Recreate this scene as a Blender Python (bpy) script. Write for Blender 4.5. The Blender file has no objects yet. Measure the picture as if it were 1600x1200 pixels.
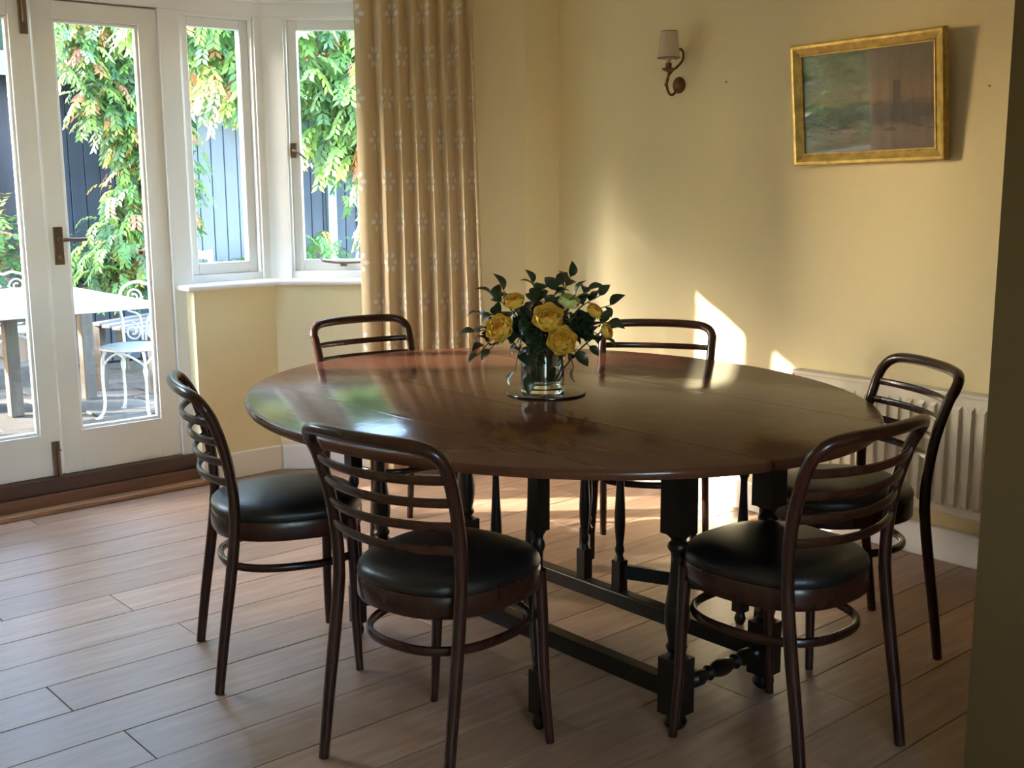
import bpy, math, random
from mathutils import Vector, Matrix
random.seed(7)
SC = bpy.context.scene
COL = SC.collection
PI = math.pi

# ------------------------------------------------------------------ camera
H = 1.45
FPX, YAW, PITCH, ROLL = 1820.67, math.radians(48.98), math.radians(10.166), math.radians(-.364)
cam_d = bpy.data.cameras.new('camera')
cam_d.sensor_fit = 'HORIZONTAL'; cam_d.sensor_width = 36.0
cam_d.lens = FPX / 1600 * 36.0
cam_d.clip_start = .05; cam_d.clip_end = 200
cam = bpy.data.objects.new('camera', cam_d); COL.objects.link(cam)
_F = Vector((math.cos(PITCH)*math.cos(YAW), math.cos(PITCH)*math.sin(YAW), -math.sin(PITCH)))
_r = Vector((math.sin(YAW), -math.cos(YAW), 0)); _u = _r.cross(_F)
_c, _s = math.cos(ROLL), math.sin(ROLL)
r2 = _c*_r + _s*_u; u2 = -_s*_r + _c*_u
M3 = Matrix((r2, u2, -_F)).transposed()
cam.matrix_world = Matrix.Translation((0, 0, H)) @ M3.to_4x4()
SC.camera = cam

# ------------------------------------------------------------------ world, sun, exposure
SUN_DIR = Vector((1.0, -.79, -.505)).normalized()     # direction the light travels
world = bpy.data.worlds.new('sky'); SC.world = world; world.use_nodes = True
wn = world.node_tree.nodes; wl = world.node_tree.links
wn.clear()
wo = wn.new('ShaderNodeOutputWorld'); bg = wn.new('ShaderNodeBackground'); sky = wn.new('ShaderNodeTexSky')
sky.sky_type = 'NISHITA'; sky.sun_disc = False
sky.sun_elevation = math.asin(-SUN_DIR.z)
sky.sun_rotation = math.atan2(-SUN_DIR.x, -SUN_DIR.y)
sky.air_density = 1.0; sky.dust_density = 1.5; sky.ozone_density = 1.0
bg.inputs['Strength'].default_value = 5.8
wl.new(sky.outputs[0], bg.inputs[0]); wl.new(bg.outputs[0], wo.inputs[0])
sun_d = bpy.data.lights.new('sun', 'SUN'); sun_d.energy = 28.0; sun_d.color = (1.0, .92, .82); sun_d.angle = math.radians(.6)
sun = bpy.data.objects.new('sun', sun_d); COL.objects.link(sun)
sun.rotation_euler = SUN_DIR.to_track_quat('-Z', 'Y').to_euler()
sun.location = (-6, 12, 8)
SC.view_settings.view_transform = 'Standard'; SC.view_settings.look = 'None'
SC.view_settings.gamma = 1.0; SC.view_settings.use_curve_mapping = False
SC.view_settings.exposure = 0.14
try:
    SC.cycles.max_bounces = 14; SC.cycles.diffuse_bounces = 8; SC.cycles.glossy_bounces = 6
    SC.cycles.transparent_max_bounces = 24; SC.cycles.transmission_bounces = 10
    SC.cycles.sample_clamp_indirect = 8.0
except Exception:
    pass

# ------------------------------------------------------------------ materials
MATS = {}
def nmat(name):
    m = bpy.data.materials.new(name); m.use_nodes = True; MATS[name] = m
    nt = m.node_tree; b = nt.nodes['Principled BSDF']
    return m, nt, nt.nodes, nt.links, b
def setp(b, **k):
    for key, v in k.items():
        key = key.replace('_', ' ')
        if key in b.inputs: b.inputs[key].default_value = v
def plain(name, col, rough=.5, metal=0.0, spec=.5, var=.08, scale=6, bump=0.0, bscale=60, stretch=(1, 1, 1), coat=0.0, coatr=.1, rvar=0.0):
    m, nt, N, L, b = nmat(name)
    tc = N.new('ShaderNodeTexCoord'); mp = N.new('ShaderNodeMapping'); mp.inputs['Scale'].default_value = stretch
    L.new(tc.outputs['Object'], mp.inputs[0])
    no = N.new('ShaderNodeTexNoise'); no.inputs['Scale'].default_value = scale; no.inputs['Detail'].default_value = 5
    L.new(mp.outputs[0], no.inputs['Vector'])
    mix = N.new('ShaderNodeMix'); mix.data_type = 'RGBA'
    L.new(no.outputs['Fac'], mix.inputs['Factor'])
    mix.inputs['A'].default_value = tuple(max(0, c*(1-var*2)) for c in col) + (1,)
    mix.inputs['B'].default_value = tuple(min(1, c*(1+var*2)) for c in col) + (1,)
    L.new(mix.outputs['Result'], b.inputs['Base Color'])
    setp(b, Roughness=rough, Metallic=metal)
    b.inputs['Specular IOR Level'].default_value = spec
    b.inputs['Coat Weight'].default_value = coat; b.inputs['Coat Roughness'].default_value = coatr
    if rvar:
        mr = N.new('ShaderNodeMapRange'); mr.inputs['To Min'].default_value = max(.02, rough-rvar); mr.inputs['To Max'].default_value = rough+rvar
        L.new(no.outputs['Fac'], mr.inputs['Value']); L.new(mr.outputs[0], b.inputs['Roughness'])
    if bump:
        n2 = N.new('ShaderNodeTexNoise'); n2.inputs['Scale'].default_value = bscale; n2.inputs['Detail'].default_value = 4
        L.new(mp.outputs[0], n2.inputs['Vector'])
        bp = N.new('ShaderNodeBump'); bp.inputs['Strength'].default_value = bump; bp.inputs['Distance'].default_value = .01
        L.new(n2.outputs['Fac'], bp.inputs['Height']); L.new(bp.outputs[0], b.inputs['Normal'])
    return m

plain('wall_cream', (.85, .745, .48), .6, var=.02, scale=2, bump=.05, bscale=90, spec=.3)
plain('partition_shaded', (.125, .080, .034), .75, var=.03, scale=2, spec=.15)  # dark base colour stands in for the shade on the wall end
plain('wall_hall', (.70, .58, .33), .7, var=.02, scale=2, spec=.2)
plain('ceiling_white', (.90, .88, .83), .8, var=.01)
plain('white_gloss', (.88, .87, .84), .28, var=.02, scale=3, spec=.45)
plain('skirting_white', (.87, .84, .80), .3, var=.02, scale=3)
plain('door_white', (.85, .82, .76), .3, var=.025, scale=3)
plain('radiator_cream', (.86, .81, .69), .35, var=.02)
plain('threshold_dark', (.075, .035, .024), .4, var=.25, scale=5, stretch=(1, 12, 12))
plain('threshold_mid', (.15, .065, .035), .4, var=.25, scale=5, stretch=(1, 12, 12))
plain('threshold_light', (.30, .155, .075), .35, var=.3, scale=4, stretch=(1, 12, 12))
plain('bronze', (.20, .14, .10), .38, metal=.85, var=.15)
plain('bronze_sconce', (.16, .075, .035), .35, metal=.8, var=.25, scale=30)
plain('chair_wood', (.034, .0105, .006), .27, var=.3, scale=8, stretch=(4, 4, 1), coat=.1, coatr=.12, spec=.4)
plain('chair_leather', (.009, .0075, .007), .38, var=.15, scale=30, bump=.08, bscale=220)
plain('lampshade', (.62, .50, .38), .8, var=.04)
plain('shade_trim', (.28, .17, .09), .7)
plain('gold', (.72, .45, .14), .42, metal=.5, var=.35, scale=28, bump=.12, bscale=70)
plain('mat_dark', (.018, .012, .010), .12, var=.1)
plain('rose_yellow', (.95, .58, .085), .55, var=.12, scale=14)
plain('rose_deep', (.95, .44, .045), .55, var=.12, scale=14)
plain('rose_pale', (.62, .66, .22), .55, var=.12, scale=14)
plain('leaf_dark', (.020, .042, .016), .32, var=.35, scale=10)
plain('stem_green', (.035, .055, .02), .5, var=.25)
plain('nail_grey', (.22, .18, .12), .5)
# garden
plain('patio_stone', (.105, .095, .085), .8, var=.3, scale=4, bump=.4, bscale=25)
plain('patio_ground', (.14, .12, .09), .95, var=.4, scale=8)
plain('garden_white', (.42, .44, .47), .4, var=.04)
plain('weathered_wood', (.085, .075, .068), .8, var=.25, scale=4, stretch=(6, 6, 1), bump=.3, bscale=20)
plain('weathered_plank', (.12, .115, .118), .8, var=.25, scale=4, stretch=(1, 8, 8), bump=.3, bscale=20)
plain('shed_slate', (.035, .045, .065), .7, var=.15, scale=3, stretch=(6, 6, 1))
plain('shed_pale', (.15, .165, .19), .7, var=.08, scale=3, stretch=(6, 6, 1))
plain('shed_trim', (.26, .28, .30), .6, var=.05)
plain('shed_roof', (.10, .10, .105), .85, var=.2)
plain('bark', (.11, .085, .06), .9, var=.3, scale=12, bump=.5, bscale=30)
plain('red_plastic', (.22, .035, .03), .5, var=.1)
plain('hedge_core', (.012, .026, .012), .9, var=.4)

def wood_floor():
    m, nt, N, L, b = nmat('floor_oak')
    tc = N.new('ShaderNodeTexCoord'); oi = N.new('ShaderNodeObjectInfo')
    add = N.new('ShaderNodeVectorMath'); add.operation = 'ADD'
    sc = N.new('ShaderNodeVectorMath'); sc.operation = 'SCALE'; sc.inputs['Scale'].default_value = 37.0
    cmb = N.new('ShaderNodeCombineXYZ')
    L.new(oi.outputs['Random'], cmb.inputs[0]); L.new(oi.outputs['Random'], cmb.inputs[1])
    L.new(cmb.outputs[0], sc.inputs[0]); L.new(tc.outputs['Object'], add.inputs[0]); L.new(sc.outputs[0], add.inputs[1])
    mp = N.new('ShaderNodeMapping'); mp.inputs['Scale'].default_value = (1.0, 9, 9)
    L.new(add.outputs[0], mp.inputs[0])
    no = N.new('ShaderNodeTexNoise'); no.inputs['Scale'].default_value = 3.5; no.inputs['Detail'].default_value = 8; no.inputs['Roughness'].default_value = .62
    L.new(mp.outputs[0], no.inputs['Vector'])
    cr = N.new('ShaderNodeValToRGB')
    cr.color_ramp.elements[0].position = .25; cr.color_ramp.elements[0].color = (.27, .150, .092, 1)
    cr.color_ramp.elements[1].position = .75; cr.color_ramp.elements[1].color = (.46, .30, .20, 1)
    L.new(no.outputs['Fac'], cr.inputs[0])
    # knots
    mp2 = N.new('ShaderNodeMapping'); mp2.inputs['Scale'].default_value = (1.6, 4.2, 4)
    L.new(add.outputs[0], mp2.inputs[0])
    vo = N.new('ShaderNodeTexVoronoi'); vo.inputs['Scale'].default_value = 1.1; L.new(mp2.outputs[0], vo.inputs['Vector'])
    mr = N.new('ShaderNodeMapRange'); mr.inputs['From Min'].default_value = .02; mr.inputs['From Max'].default_value = .10
    mr.inputs['To Min'].default_value = .42; mr.inputs['To Max'].default_value = 1.0
    L.new(vo.outputs['Distance'], mr.inputs['Value'])
    hv = N.new('ShaderNodeHueSaturation')
    vr = N.new('ShaderNodeMapRange'); vr.inputs['To Min'].default_value = .82; vr.inputs['To Max'].default_value = 1.16
    L.new(oi.outputs['Random'], vr.inputs['Value'])
    mu = N.new('ShaderNodeMath'); mu.operation = 'MULTIPLY'; L.new(vr.outputs[0], mu.inputs[0]); L.new(mr.outputs[0], mu.inputs[1])
    L.new(mu.outputs[0], hv.inputs['Value']); L.new(cr.outputs[0], hv.inputs['Color'])
    L.new(hv.outputs[0], b.inputs['Base Color'])
    rr = N.new('ShaderNodeMapRange'); rr.inputs['To Min'].default_value = .30; rr.inputs['To Max'].default_value = .46
    L.new(no.outputs['Fac'], rr.inputs['Value']); L.new(rr.outputs[0], b.inputs['Roughness'])
    bp = N.new('ShaderNodeBump'); bp.inputs['Strength'].default_value = .10; bp.inputs['Distance'].default_value = .01
    L.new(no.outputs['Fac'], bp.inputs['Height']); L.new(bp.outputs[0], b.inputs['Normal'])
wood_floor()
plain('floor_gap', (.05, .028, .016), .8)

def table_wood(name, col, rough):
    m, nt, N, L, b = nmat(name)
    tc = N.new('ShaderNodeTexCoord'); mp = N.new('ShaderNodeMapping'); mp.inputs['Scale'].default_value = (11, 1.0, 6)
    L.new(tc.outputs['Object'], mp.inputs[0])
    no = N.new('ShaderNodeTexNoise'); no.inputs['Scale'].default_value = 3; no.inputs['Detail'].default_value = 8; no.inputs['Roughness'].default_value = .6
    L.new(mp.outputs[0], no.inputs['Vector'])
    cr = N.new('ShaderNodeValToRGB')
    cr.color_ramp.elements[0].position = .3; cr.color_ramp.elements[0].color = tuple(c*.85 for c in col) + (1,)
    cr.color_ramp.elements[1].position = .75; cr.color_ramp.elements[1].color = tuple(c*1.13 for c in col) + (1,)
    L.new(no.outputs['Fac'], cr.inputs[0]); L.new(cr.outputs[0], b.inputs['Base Color'])
    rr = N.new('ShaderNodeMapRange'); rr.inputs['To Min'].default_value = rough*.75; rr.inputs['To Max'].default_value = rough*1.35
    L.new(no.outputs['Fac'], rr.inputs['Value']); L.new(rr.outputs[0], b.inputs['Roughness'])
    b.inputs['Specular IOR Level'].default_value = .30
    n2 = N.new('ShaderNodeTexNoise'); n2.inputs['Scale'].default_value = 7; n2.inputs['Detail'].default_value = 3
    L.new(tc.outputs['Object'], n2.inputs['Vector'])
    ad = N.new('ShaderNodeMath'); ad.operation = 'MULTIPLY_ADD'; ad.inputs[1].default_value = .05
    L.new(no.outputs['Fac'], ad.inputs[0]); L.new(n2.outputs['Fac'], ad.inputs[2])
    bp = N.new('ShaderNodeBump'); bp.inputs['Strength'].default_value = .18; bp.inputs['Distance'].default_value = .01
    L.new(ad.outputs[0], bp.inputs['Height']); L.new(bp.outputs[0], b.inputs['Normal'])
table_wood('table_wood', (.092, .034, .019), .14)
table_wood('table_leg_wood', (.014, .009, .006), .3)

def glass_pane():
    m, nt, N, L, b = nmat('window_glass')
    N.remove(b); out = N['Material Output']
    tr = N.new('ShaderNodeBsdfTransparent'); tr.inputs[0].default_value = (.97, .985, .98, 1)
    gl = N.new('ShaderNodeBsdfGlossy'); gl.inputs['Roughness'].default_value = .01
    mx = N.new('ShaderNodeMixShader'); mx.inputs[0].default_value = .035
    L.new(tr.outputs[0], mx.inputs[1]); L.new(gl.outputs[0], mx.inputs[2]); L.new(mx.outputs[0], out.inputs[0])
    m2, nt, N, L, b = nmat('picture_glass')
    N.remove(b); out = N['Material Output']
    tr = N.new('ShaderNodeBsdfTransparent')
    gl = N.new('ShaderNodeBsdfGlossy'); gl.inputs['Roughness'].default_value = .015
    mx = N.new('ShaderNodeMixShader'); mx.inputs[0].default_value = .06
    L.new(tr.outputs[0], mx.inputs[1]); L.new(gl.outputs[0], mx.inputs[2]); L.new(mx.outputs[0], out.inputs[0])
    m3, nt, N, L, b = nmat('vase_glass')
    setp(b, Roughness=.02, IOR=1.48); b.inputs['Base Color'].default_value = (.97, .99, .98, 1); b.inputs['Transmission Weight'].default_value = 1
    m4, nt, N, L, b = nmat('water')
    setp(b, Roughness=.0, IOR=1.33); b.inputs['Base Color'].default_value = (.93, .96, .92, 1); b.inputs['Transmission Weight'].default_value = 1
glass_pane()

def leaf_mat(name, rough=.45, trans=.45):
    m, nt, N, L, b = nmat(name)
    at = N.new('ShaderNodeVertexColor'); at.layer_name = 'Col'
    L.new(at.outputs[0], b.inputs['Base Color']); setp(b, Roughness=rough)
    out = N['Material Output']
    t = N.new('ShaderNodeBsdfTranslucent'); L.new(at.outputs[0], t.inputs[0])
    mx = N.new('ShaderNodeMixShader'); mx.inputs[0].default_value = trans
    L.new(b.outputs[0], mx.inputs[1]); L.new(t.outputs[0], mx.inputs[2]); L.new(mx.outputs[0], out.inputs[0])
leaf_mat('garden_leaf', .4, .5)

def curtain_mat():
    m, nt, N, L, b = nmat('curtain_fabric')
    uv = N.new('ShaderNodeUVMap'); uv.uv_map = 'UVMap'
    sep = N.new('ShaderNodeSeparateXYZ'); L.new(uv.outputs[0], sep.inputs[0])
    def math_(op, a, b_=None, c=None):
        n = N.new('ShaderNodeMath'); n.operation = op
        for i, v in enumerate((a, b_, c)):
            if v is None: continue
            if isinstance(v, (int, float)): n.inputs[i].default_value = v
            else: L.new(v, n.inputs[i])
        return n.outputs[0]
    PX, PZ = .23, .19
    row = math_('FLOOR', math_('DIVIDE', sep.outputs[1], PZ))
    off = math_('MULTIPLY', math_('MODULO', row, 2.0), PX*.5)
    fx = math_('SUBTRACT', math_('MODULO', math_('ADD', sep.outputs[0], off), PX), PX*.5)
    fz = math_('SUBTRACT', math_('MODULO', sep.outputs[1], PZ), PZ*.5)
    rad = math_('SQRT', math_('ADD', math_('MULTIPLY', fx, fx), math_('MULTIPLY', fz, fz)))
    ang = math_('ARCTAN2', fz, fx)
    pet = math_('POWER', math_('ABSOLUTE', math_('COSINE', math_('MULTIPLY', ang, 3.0))), 2.5)
    band = math_('SUBTRACT', 1.0, math_('DIVIDE', math_('ABSOLUTE', math_('SUBTRACT', rad, .036)), .021))
    motif = math_('GREATER_THAN', math_('MULTIPLY', math_('MAXIMUM', band, 0.0), pet), .33)
    # stitched dots on a vine line
    wav = math_('MULTIPLY', math_('SINE', math_('MULTIPLY', sep.outputs[1], 19.0)), .035)
    d = math_('ABSOLUTE', math_('SUBTRACT', math_('MODULO', math_('ADD', sep.outputs[0], wav), PX), PX*.5))
    line = math_('MULTIPLY', math_('LESS_THAN', d, .0028), math_('GREATER_THAN', math_('SINE', math_('MULTIPLY', sep.outputs[1], 420.0)), .2))
    fac = math_('MAXIMUM', motif, math_('MULTIPLY', line, .7))
    mix = N.new('ShaderNodeMix'); mix.data_type = 'RGBA'
    mix.inputs['A'].default_value = (.68, .53, .325, 1); mix.inputs['B'].default_value = (.80, .80, .80, 1)
    L.new(fac, mix.inputs['Factor'])
    L.new(mix.outputs['Result'], b.inputs['Base Color']); setp(b, Roughness=.85)
    wv = N.new('ShaderNodeTexWave'); wv.inputs['Scale'].default_value = 260; L.new(uv.outputs[0], wv.inputs['Vector'])
    bp = N.new('ShaderNodeBump'); bp.inputs['Strength'].default_value = .08; bp.inputs['Distance'].default_value = .002
    L.new(wv.outputs['Fac'], bp.inputs['Height']); L.new(bp.outputs[0], b.inputs['Normal'])
    out = N['Material Output']; t = N.new('ShaderNodeBsdfTranslucent'); t.inputs[0].default_value = (.55, .33, .14, 1)
    mx = N.new('ShaderNodeMixShader'); mx.inputs[0].default_value = .12
    L.new(b.outputs[0], mx.inputs[1]); L.new(t.outputs[0], mx.inputs[2]); L.new(mx.outputs[0], out.inputs[0])
curtain_mat()

def painting_mat():
    m, nt, N, L, b = nmat('painting_canvas')
    uv = N.new('ShaderNodeUVMap'); uv.uv_map = 'UVMap'
    sep = N.new('ShaderNodeSeparateXYZ'); L.new(uv.outputs[0], sep.inputs[0])
    cr = N.new('ShaderNodeValToRGB'); e = cr.color_ramp.elements
    e[0].position = 0; e[0].color = (.16, .12, .12, 1)
    e[1].position = 1; e[1].color = (.17, .15, .13, 1)
    for p, c in ((.22, (.20, .15, .14, 1)), (.33, (.075, .065, .07, 1)), (.44, (.10, .085, .085, 1)), (.52, (.25, .16, .10, 1)), (.72, (.20, .16, .13, 1))):
        x = e.new(p); x.color = c
    no = N.new('ShaderNodeTexNoise'); no.inputs['Scale'].default_value = 7; no.inputs['Detail'].default_value = 6
    mp = N.new('ShaderNodeMapping'); mp.inputs['Scale'].default_value = (1, 2.6, 1)
    L.new(uv.outputs[0], mp.inputs[0]); L.new(mp.outputs[0], no.inputs['Vector'])
    ad = N.new('ShaderNodeMath'); ad.operation = 'MULTIPLY_ADD'; ad.inputs[1].default_value = .22
    sb = N.new('ShaderNodeMath'); sb.operation = 'SUBTRACT'; sb.inputs[1].default_value = .11
    L.new(no.outputs['Fac'], ad.inputs[0]); L.new(sep.outputs[1], sb.inputs[0]); L.new(sb.outputs[0], ad.inputs[2])
    L.new(ad.outputs[0], cr.inputs[0])
    # distant tower silhouette
    def cmp(sock, lo, hi):
        a = N.new('ShaderNodeMath'); a.operation = 'GREATER_THAN'; a.inputs[1].default_value = lo; L.new(sock, a.inputs[0])
        c = N.new('ShaderNodeMath'); c.operation = 'LESS_THAN'; c.inputs[1].default_value = hi; L.new(sock, c.inputs[0])
        d = N.new('ShaderNodeMath'); d.operation = 'MULTIPLY'; L.new(a.outputs[0], d.inputs[0]); L.new(c.outputs[0], d.inputs[1]); return d.outputs[0]
    tw = N.new('ShaderNodeMath'); tw.operation = 'MULTIPLY'
    L.new(cmp(sep.outputs[0], .685, .735), tw.inputs[0]); L.new(cmp(sep.outputs[1], .32, .66), tw.inputs[1])
    # low dark boats on the water
    n2 = N.new('ShaderNodeTexNoise'); n2.inputs['Scale'].default_value = 11; L.new(mp.outputs[0], n2.inputs['Vector'])
    g = N.new('ShaderNodeMath'); g.operation = 'GREATER_THAN'; g.inputs[1].default_value = .57; L.new(n2.outputs['Fac'], g.inputs[0])
    bt = N.new('ShaderNodeMath'); bt.operation = 'MULTIPLY'; L.new(g.outputs[0], bt.inputs[0]); L.new(cmp(sep.outputs[1], .20, .31), bt.inputs[1])
    mxx = N.new('ShaderNodeMath'); mxx.operation = 'MAXIMUM'; L.new(tw.outputs[0], mxx.inputs[0]); L.new(bt.outputs[0], mxx.inputs[1])
    f = N.new('ShaderNodeMath'); f.operation = 'MULTIPLY'; f.inputs[1].default_value = .75; L.new(mxx.outputs[0], f.inputs[0])
    mix = N.new('ShaderNodeMix'); mix.data_type = 'RGBA'; L.new(f.outputs[0], mix.inputs['Factor'])
    L.new(cr.outputs[0], mix.inputs['A']); mix.inputs['B'].default_value = (.06, .06, .06, 1)
    L.new(mix.outputs['Result'], b.inputs['Base Color']); setp(b, Roughness=.6)
painting_mat()

# ------------------------------------------------------------------ geometry helpers
class MB:
    def __init__(self): self.v = []; self.f = []; self.uv = None; self.col = None
    def _add(self, vs, fs):
        o = len(self.v); self.v += [tuple(x) for x in vs]; self.f += [tuple(i+o for i in f) for f in fs]
    def box(self, x0, x1, y0, y1, z0, z1):
        self._add([(x0, y0, z0), (x1, y0, z0), (x1, y1, z0), (x0, y1, z0), (x0, y0, z1), (x1, y0, z1), (x1, y1, z1), (x0, y1, z1)],
                  [(0, 3, 2, 1), (4, 5, 6, 7), (0, 1, 5, 4), (1, 2, 6, 5), (2, 3, 7, 6), (3, 0, 4, 7)]); return self
    def bar(self, p, q, w, h, up=(0, 0, 1)):
        p = Vector(p); q = Vector(q); d = (q-p).normalized(); up = Vector(up)
        s = d.cross(up)
        if s.length < 1e-5: s = d.cross(Vector((1, 0, 0)))
        s.normalize(); t = s.cross(d).normalized()
        vs = []
        for c in (p, q):
            for a, b in ((-1, -1), (1, -1), (1, 1), (-1, 1)): vs.append(c + s*(a*w/2) + t*(b*h/2))
        self._add(vs, [(0, 1, 2, 3), (7, 6, 5, 4), (0, 4, 5, 1), (1, 5, 6, 2), (2, 6, 7, 3), (3, 7, 4, 0)]); return self
    def prism(self, poly, z0, z1):
        n = len(poly)
        area = sum(poly[i][0]*poly[(i+1) % n][1]-poly[(i+1) % n][0]*poly[i][1] for i in range(n))
        if area < 0: poly = poly[::-1]
        vs = [(x, y, z0) for x, y in poly] + [(x, y, z1) for x, y in poly]
        fs = [tuple(range(n-1, -1, -1)), tuple(range(n, 2*n))] + [(i, (i+1) % n, n+(i+1) % n, n+i) for i in range(n)]
        self._add(vs, fs); return self
    def tube(self, pts, rad, seg=10, closed=False, flat=1.0, up=None, caps=True):
        """sweep a round or oval section; rad: number or list; flat scales the second axis"""
        P = [Vector(p) for p in pts]; n = len(P)
        R = rad if isinstance(rad, (list, tuple)) else [rad]*n
        vs = []; prev = None
        for i in range(n):
            if closed: t = (P[(i+1) % n]-P[i-1]).normalized()
            else: t = (P[min(i+1, n-1)]-P[max(i-1, 0)]).normalized()
            if up is not None:
                a = Vector(up) - t*Vector(up).dot(t); a.normalize()
            elif prev is None:
                ref = Vector((0, 0, 1)) if abs(t.z) < .9 else Vector((1, 0, 0)); a = (ref - t*ref.dot(t)).normalized()
            else:
                a = prev - t*prev.dot(t); a.normalize()
            prev = a; b = t.cross(a)
            for k in range(seg):
                th = 2*PI*k/seg; vs.append(P[i] + a*(R[i]*math.cos(th)) + b*(R[i]*flat*math.sin(th)))
        fs = []
        m = n if closed else n-1
        for i in range(m):
            j = (i+1) % n
            for k in range(seg):
                l = (k+1) % seg; fs.append((i*seg+k, i*seg+l, j*seg+l, j*seg+k))
        if not closed and caps:
            fs.append(tuple(range(seg-1, -1, -1))); fs.append(tuple((n-1)*seg+k for k in range(seg)))
        self._add(vs, fs); return self
    def lathe(self, prof, seg=24, c=(0, 0), closed=False, square=None):
        n = len(prof); vs = []
        for r, z in prof:
            for k in range(seg):
                th = 2*PI*k/seg; vs.append((c[0]+r*math.cos(th), c[1]+r*math.sin(th), z))
        fs = []
        for i in range(n if closed else n-1):
            j = (i+1) % n
            for k in range(seg):
                l = (k+1) % seg; fs.append((i*seg+k, i*seg+l, j*seg+l, j*seg+k))
        if not closed:
            fs.append(tuple(range(seg-1, -1, -1))); fs.append(tuple((n-1)*seg+k for k in range(seg)))
        self._add(vs, fs); return self
    def shift(self, d):
        self.v = [(x+d[0], y+d[1], z+d[2]) for x, y, z in self.v]; return self
    def xform(self, M):
        self.v = [tuple(M @ Vector(p)) for p in self.v]; return self
    def mesh(self, name, mat, smooth=False):
        me = bpy.data.meshes.new(name); me.from_pydata(self.v, [], self.f)
        if mat: me.materials.append(MATS[mat])
        if smooth:
            me.polygons.foreach_set('use_smooth', [True]*len(me.polygons))
            try: me.set_sharp_from_angle(angle=math.radians(38))
            except Exception: pass
        me.update(); return me

def obj(name, mb, mat, parent=None, smooth=False, bevel=0.0, seg=2, loc=None, label=None):
    me = mb if isinstance(mb, bpy.types.Mesh) else mb.mesh(name, mat, smooth)
    o = bpy.data.objects.new(name, me); COL.objects.link(o)
    if parent is not None: o.parent = parent
    if loc: o.location = loc
    if bevel:
        md = o.modifiers.new('bevel', 'BEVEL'); md.width = bevel; md.segments = seg; md.limit_method = 'ANGLE'; md.angle_limit = math.radians(40)
        if hasattr(md, 'harden_normals'): pass
    if label: o['label'] = label
    return o
def tag(o, label=None, cat=None, group=None, kind=None):
    if label: o['label'] = label
    if cat: o['category'] = cat
    if group: o['group'] = group
    if kind: o['kind'] = kind
    return o
def thing(name, label, cat, loc=(0, 0, 0), rz=0.0, group=None, kind=None):
    o = bpy.data.objects.new(name, None); COL.objects.link(o); o.empty_display_size = .05
    o.location = loc; o.rotation_euler = (0, 0, rz)
    return tag(o, label, cat, group, kind)
def struct(name, mb, mat, label, cat, **k):
    return tag(obj(name, mb, mat, **k), label, cat, None, 'structure')
def dup(root, loc, rz, label, group=None):
    r = root.copy(); COL.objects.link(r); r.location = loc; r.rotation_euler = (0, 0, rz); r['label'] = label
    if group: r['group'] = group
    for ch in list(root.children):
        c = ch.copy(); COL.objects.link(c); c.parent = r
        for g in list(ch.children):
            d = g.copy(); COL.objects.link(d); d.parent = c
    return r
def catmull(pts, n=8, closed=False):
    P = [Vector(p) for p in pts]; out = []; N = len(P)
    rng = N if closed else N-1
    for i in range(rng):
        if closed: a, b, c, d = P[i-1], P[i], P[(i+1) % N], P[(i+2) % N]
        else: a, b, c, d = P[max(i-1, 0)], P[i], P[i+1], P[min(i+2, N-1)]
        for k in range(n):
            t = k/n; out.append(.5*((2*b)+(c-a)*t+(2*a-5*b+4*c-d)*t*t+(3*b-a-3*c+d)*t**3))
    if not closed: out.append(P[-1])
    return out

# ------------------------------------------------------------------ room shell
XR, XL, XM = 4.015, -.375, 1.82
YB, YF = 4.25, 5.07                       # main wall line, bay front inner face
B0, B1 = (2.873, 5.07), (3.79, 4.25)
ang_s = math.atan2(B1[1]-B0[1], B1[0]-B0[0]); ds = (math.cos(ang_s), math.sin(ang_s)); ns = (-ds[1], ds[0])   # ns outward
if ns[1] < 0: ns = (-ns[0], -ns[1])
LS = math.hypot(B1[0]-B0[0], B1[1]-B0[1])
tanh = math.tan(abs(ang_s)/2)
def corner(t): return (B0[0]+t*tanh, B0[1]+t)
def sp(s, t): return (B0[0]+ds[0]*s+ns[0]*t, B0[1]+ds[1]*s+ns[1]*t)
def mir(poly): return [(2*XM-x, y) for x, y in poly]
ZB, ZC = 2.285, 2.52                     # bay ceiling, room ceiling
YBK = -1.7

# floor: slab with separate planks
fl = struct('floor', MB().prism([(XL, YBK), (XR, YBK), (XR, YB), B1, corner(.06), (2*XM-corner(.06)[0], corner(.06)[1]), (2*XM-B1[0], YB), (XL, YB)], -.15, -.012), 'floor_gap',
            'wide oak plank floor of the dining room', 'floor')
def clip(poly, a, b, c):                 # keep a*x+b*y<=c
    out = []
    for i in range(len(poly)):
        p, q = poly[i], poly[(i+1) % len(poly)]; dp = a*p[0]+b*p[1]-c; dq = a*q[0]+b*q[1]-c
        if dp <= 0: out.append(p)
        if dp*dq < 0:
            t = dp/(dp-dq); out.append((p[0]+t*(q[0]-p[0]), p[1]+t*(q[1]-p[1])))
    return out
PW = .205
fixed = {11: [1.497], 9: [1.56, ], 8: [1.057], 6: [1.115], 12: [1.133], 17: [1.61], 10: [.75], 7: [.45]}
rnd = random.Random(3)
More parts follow.
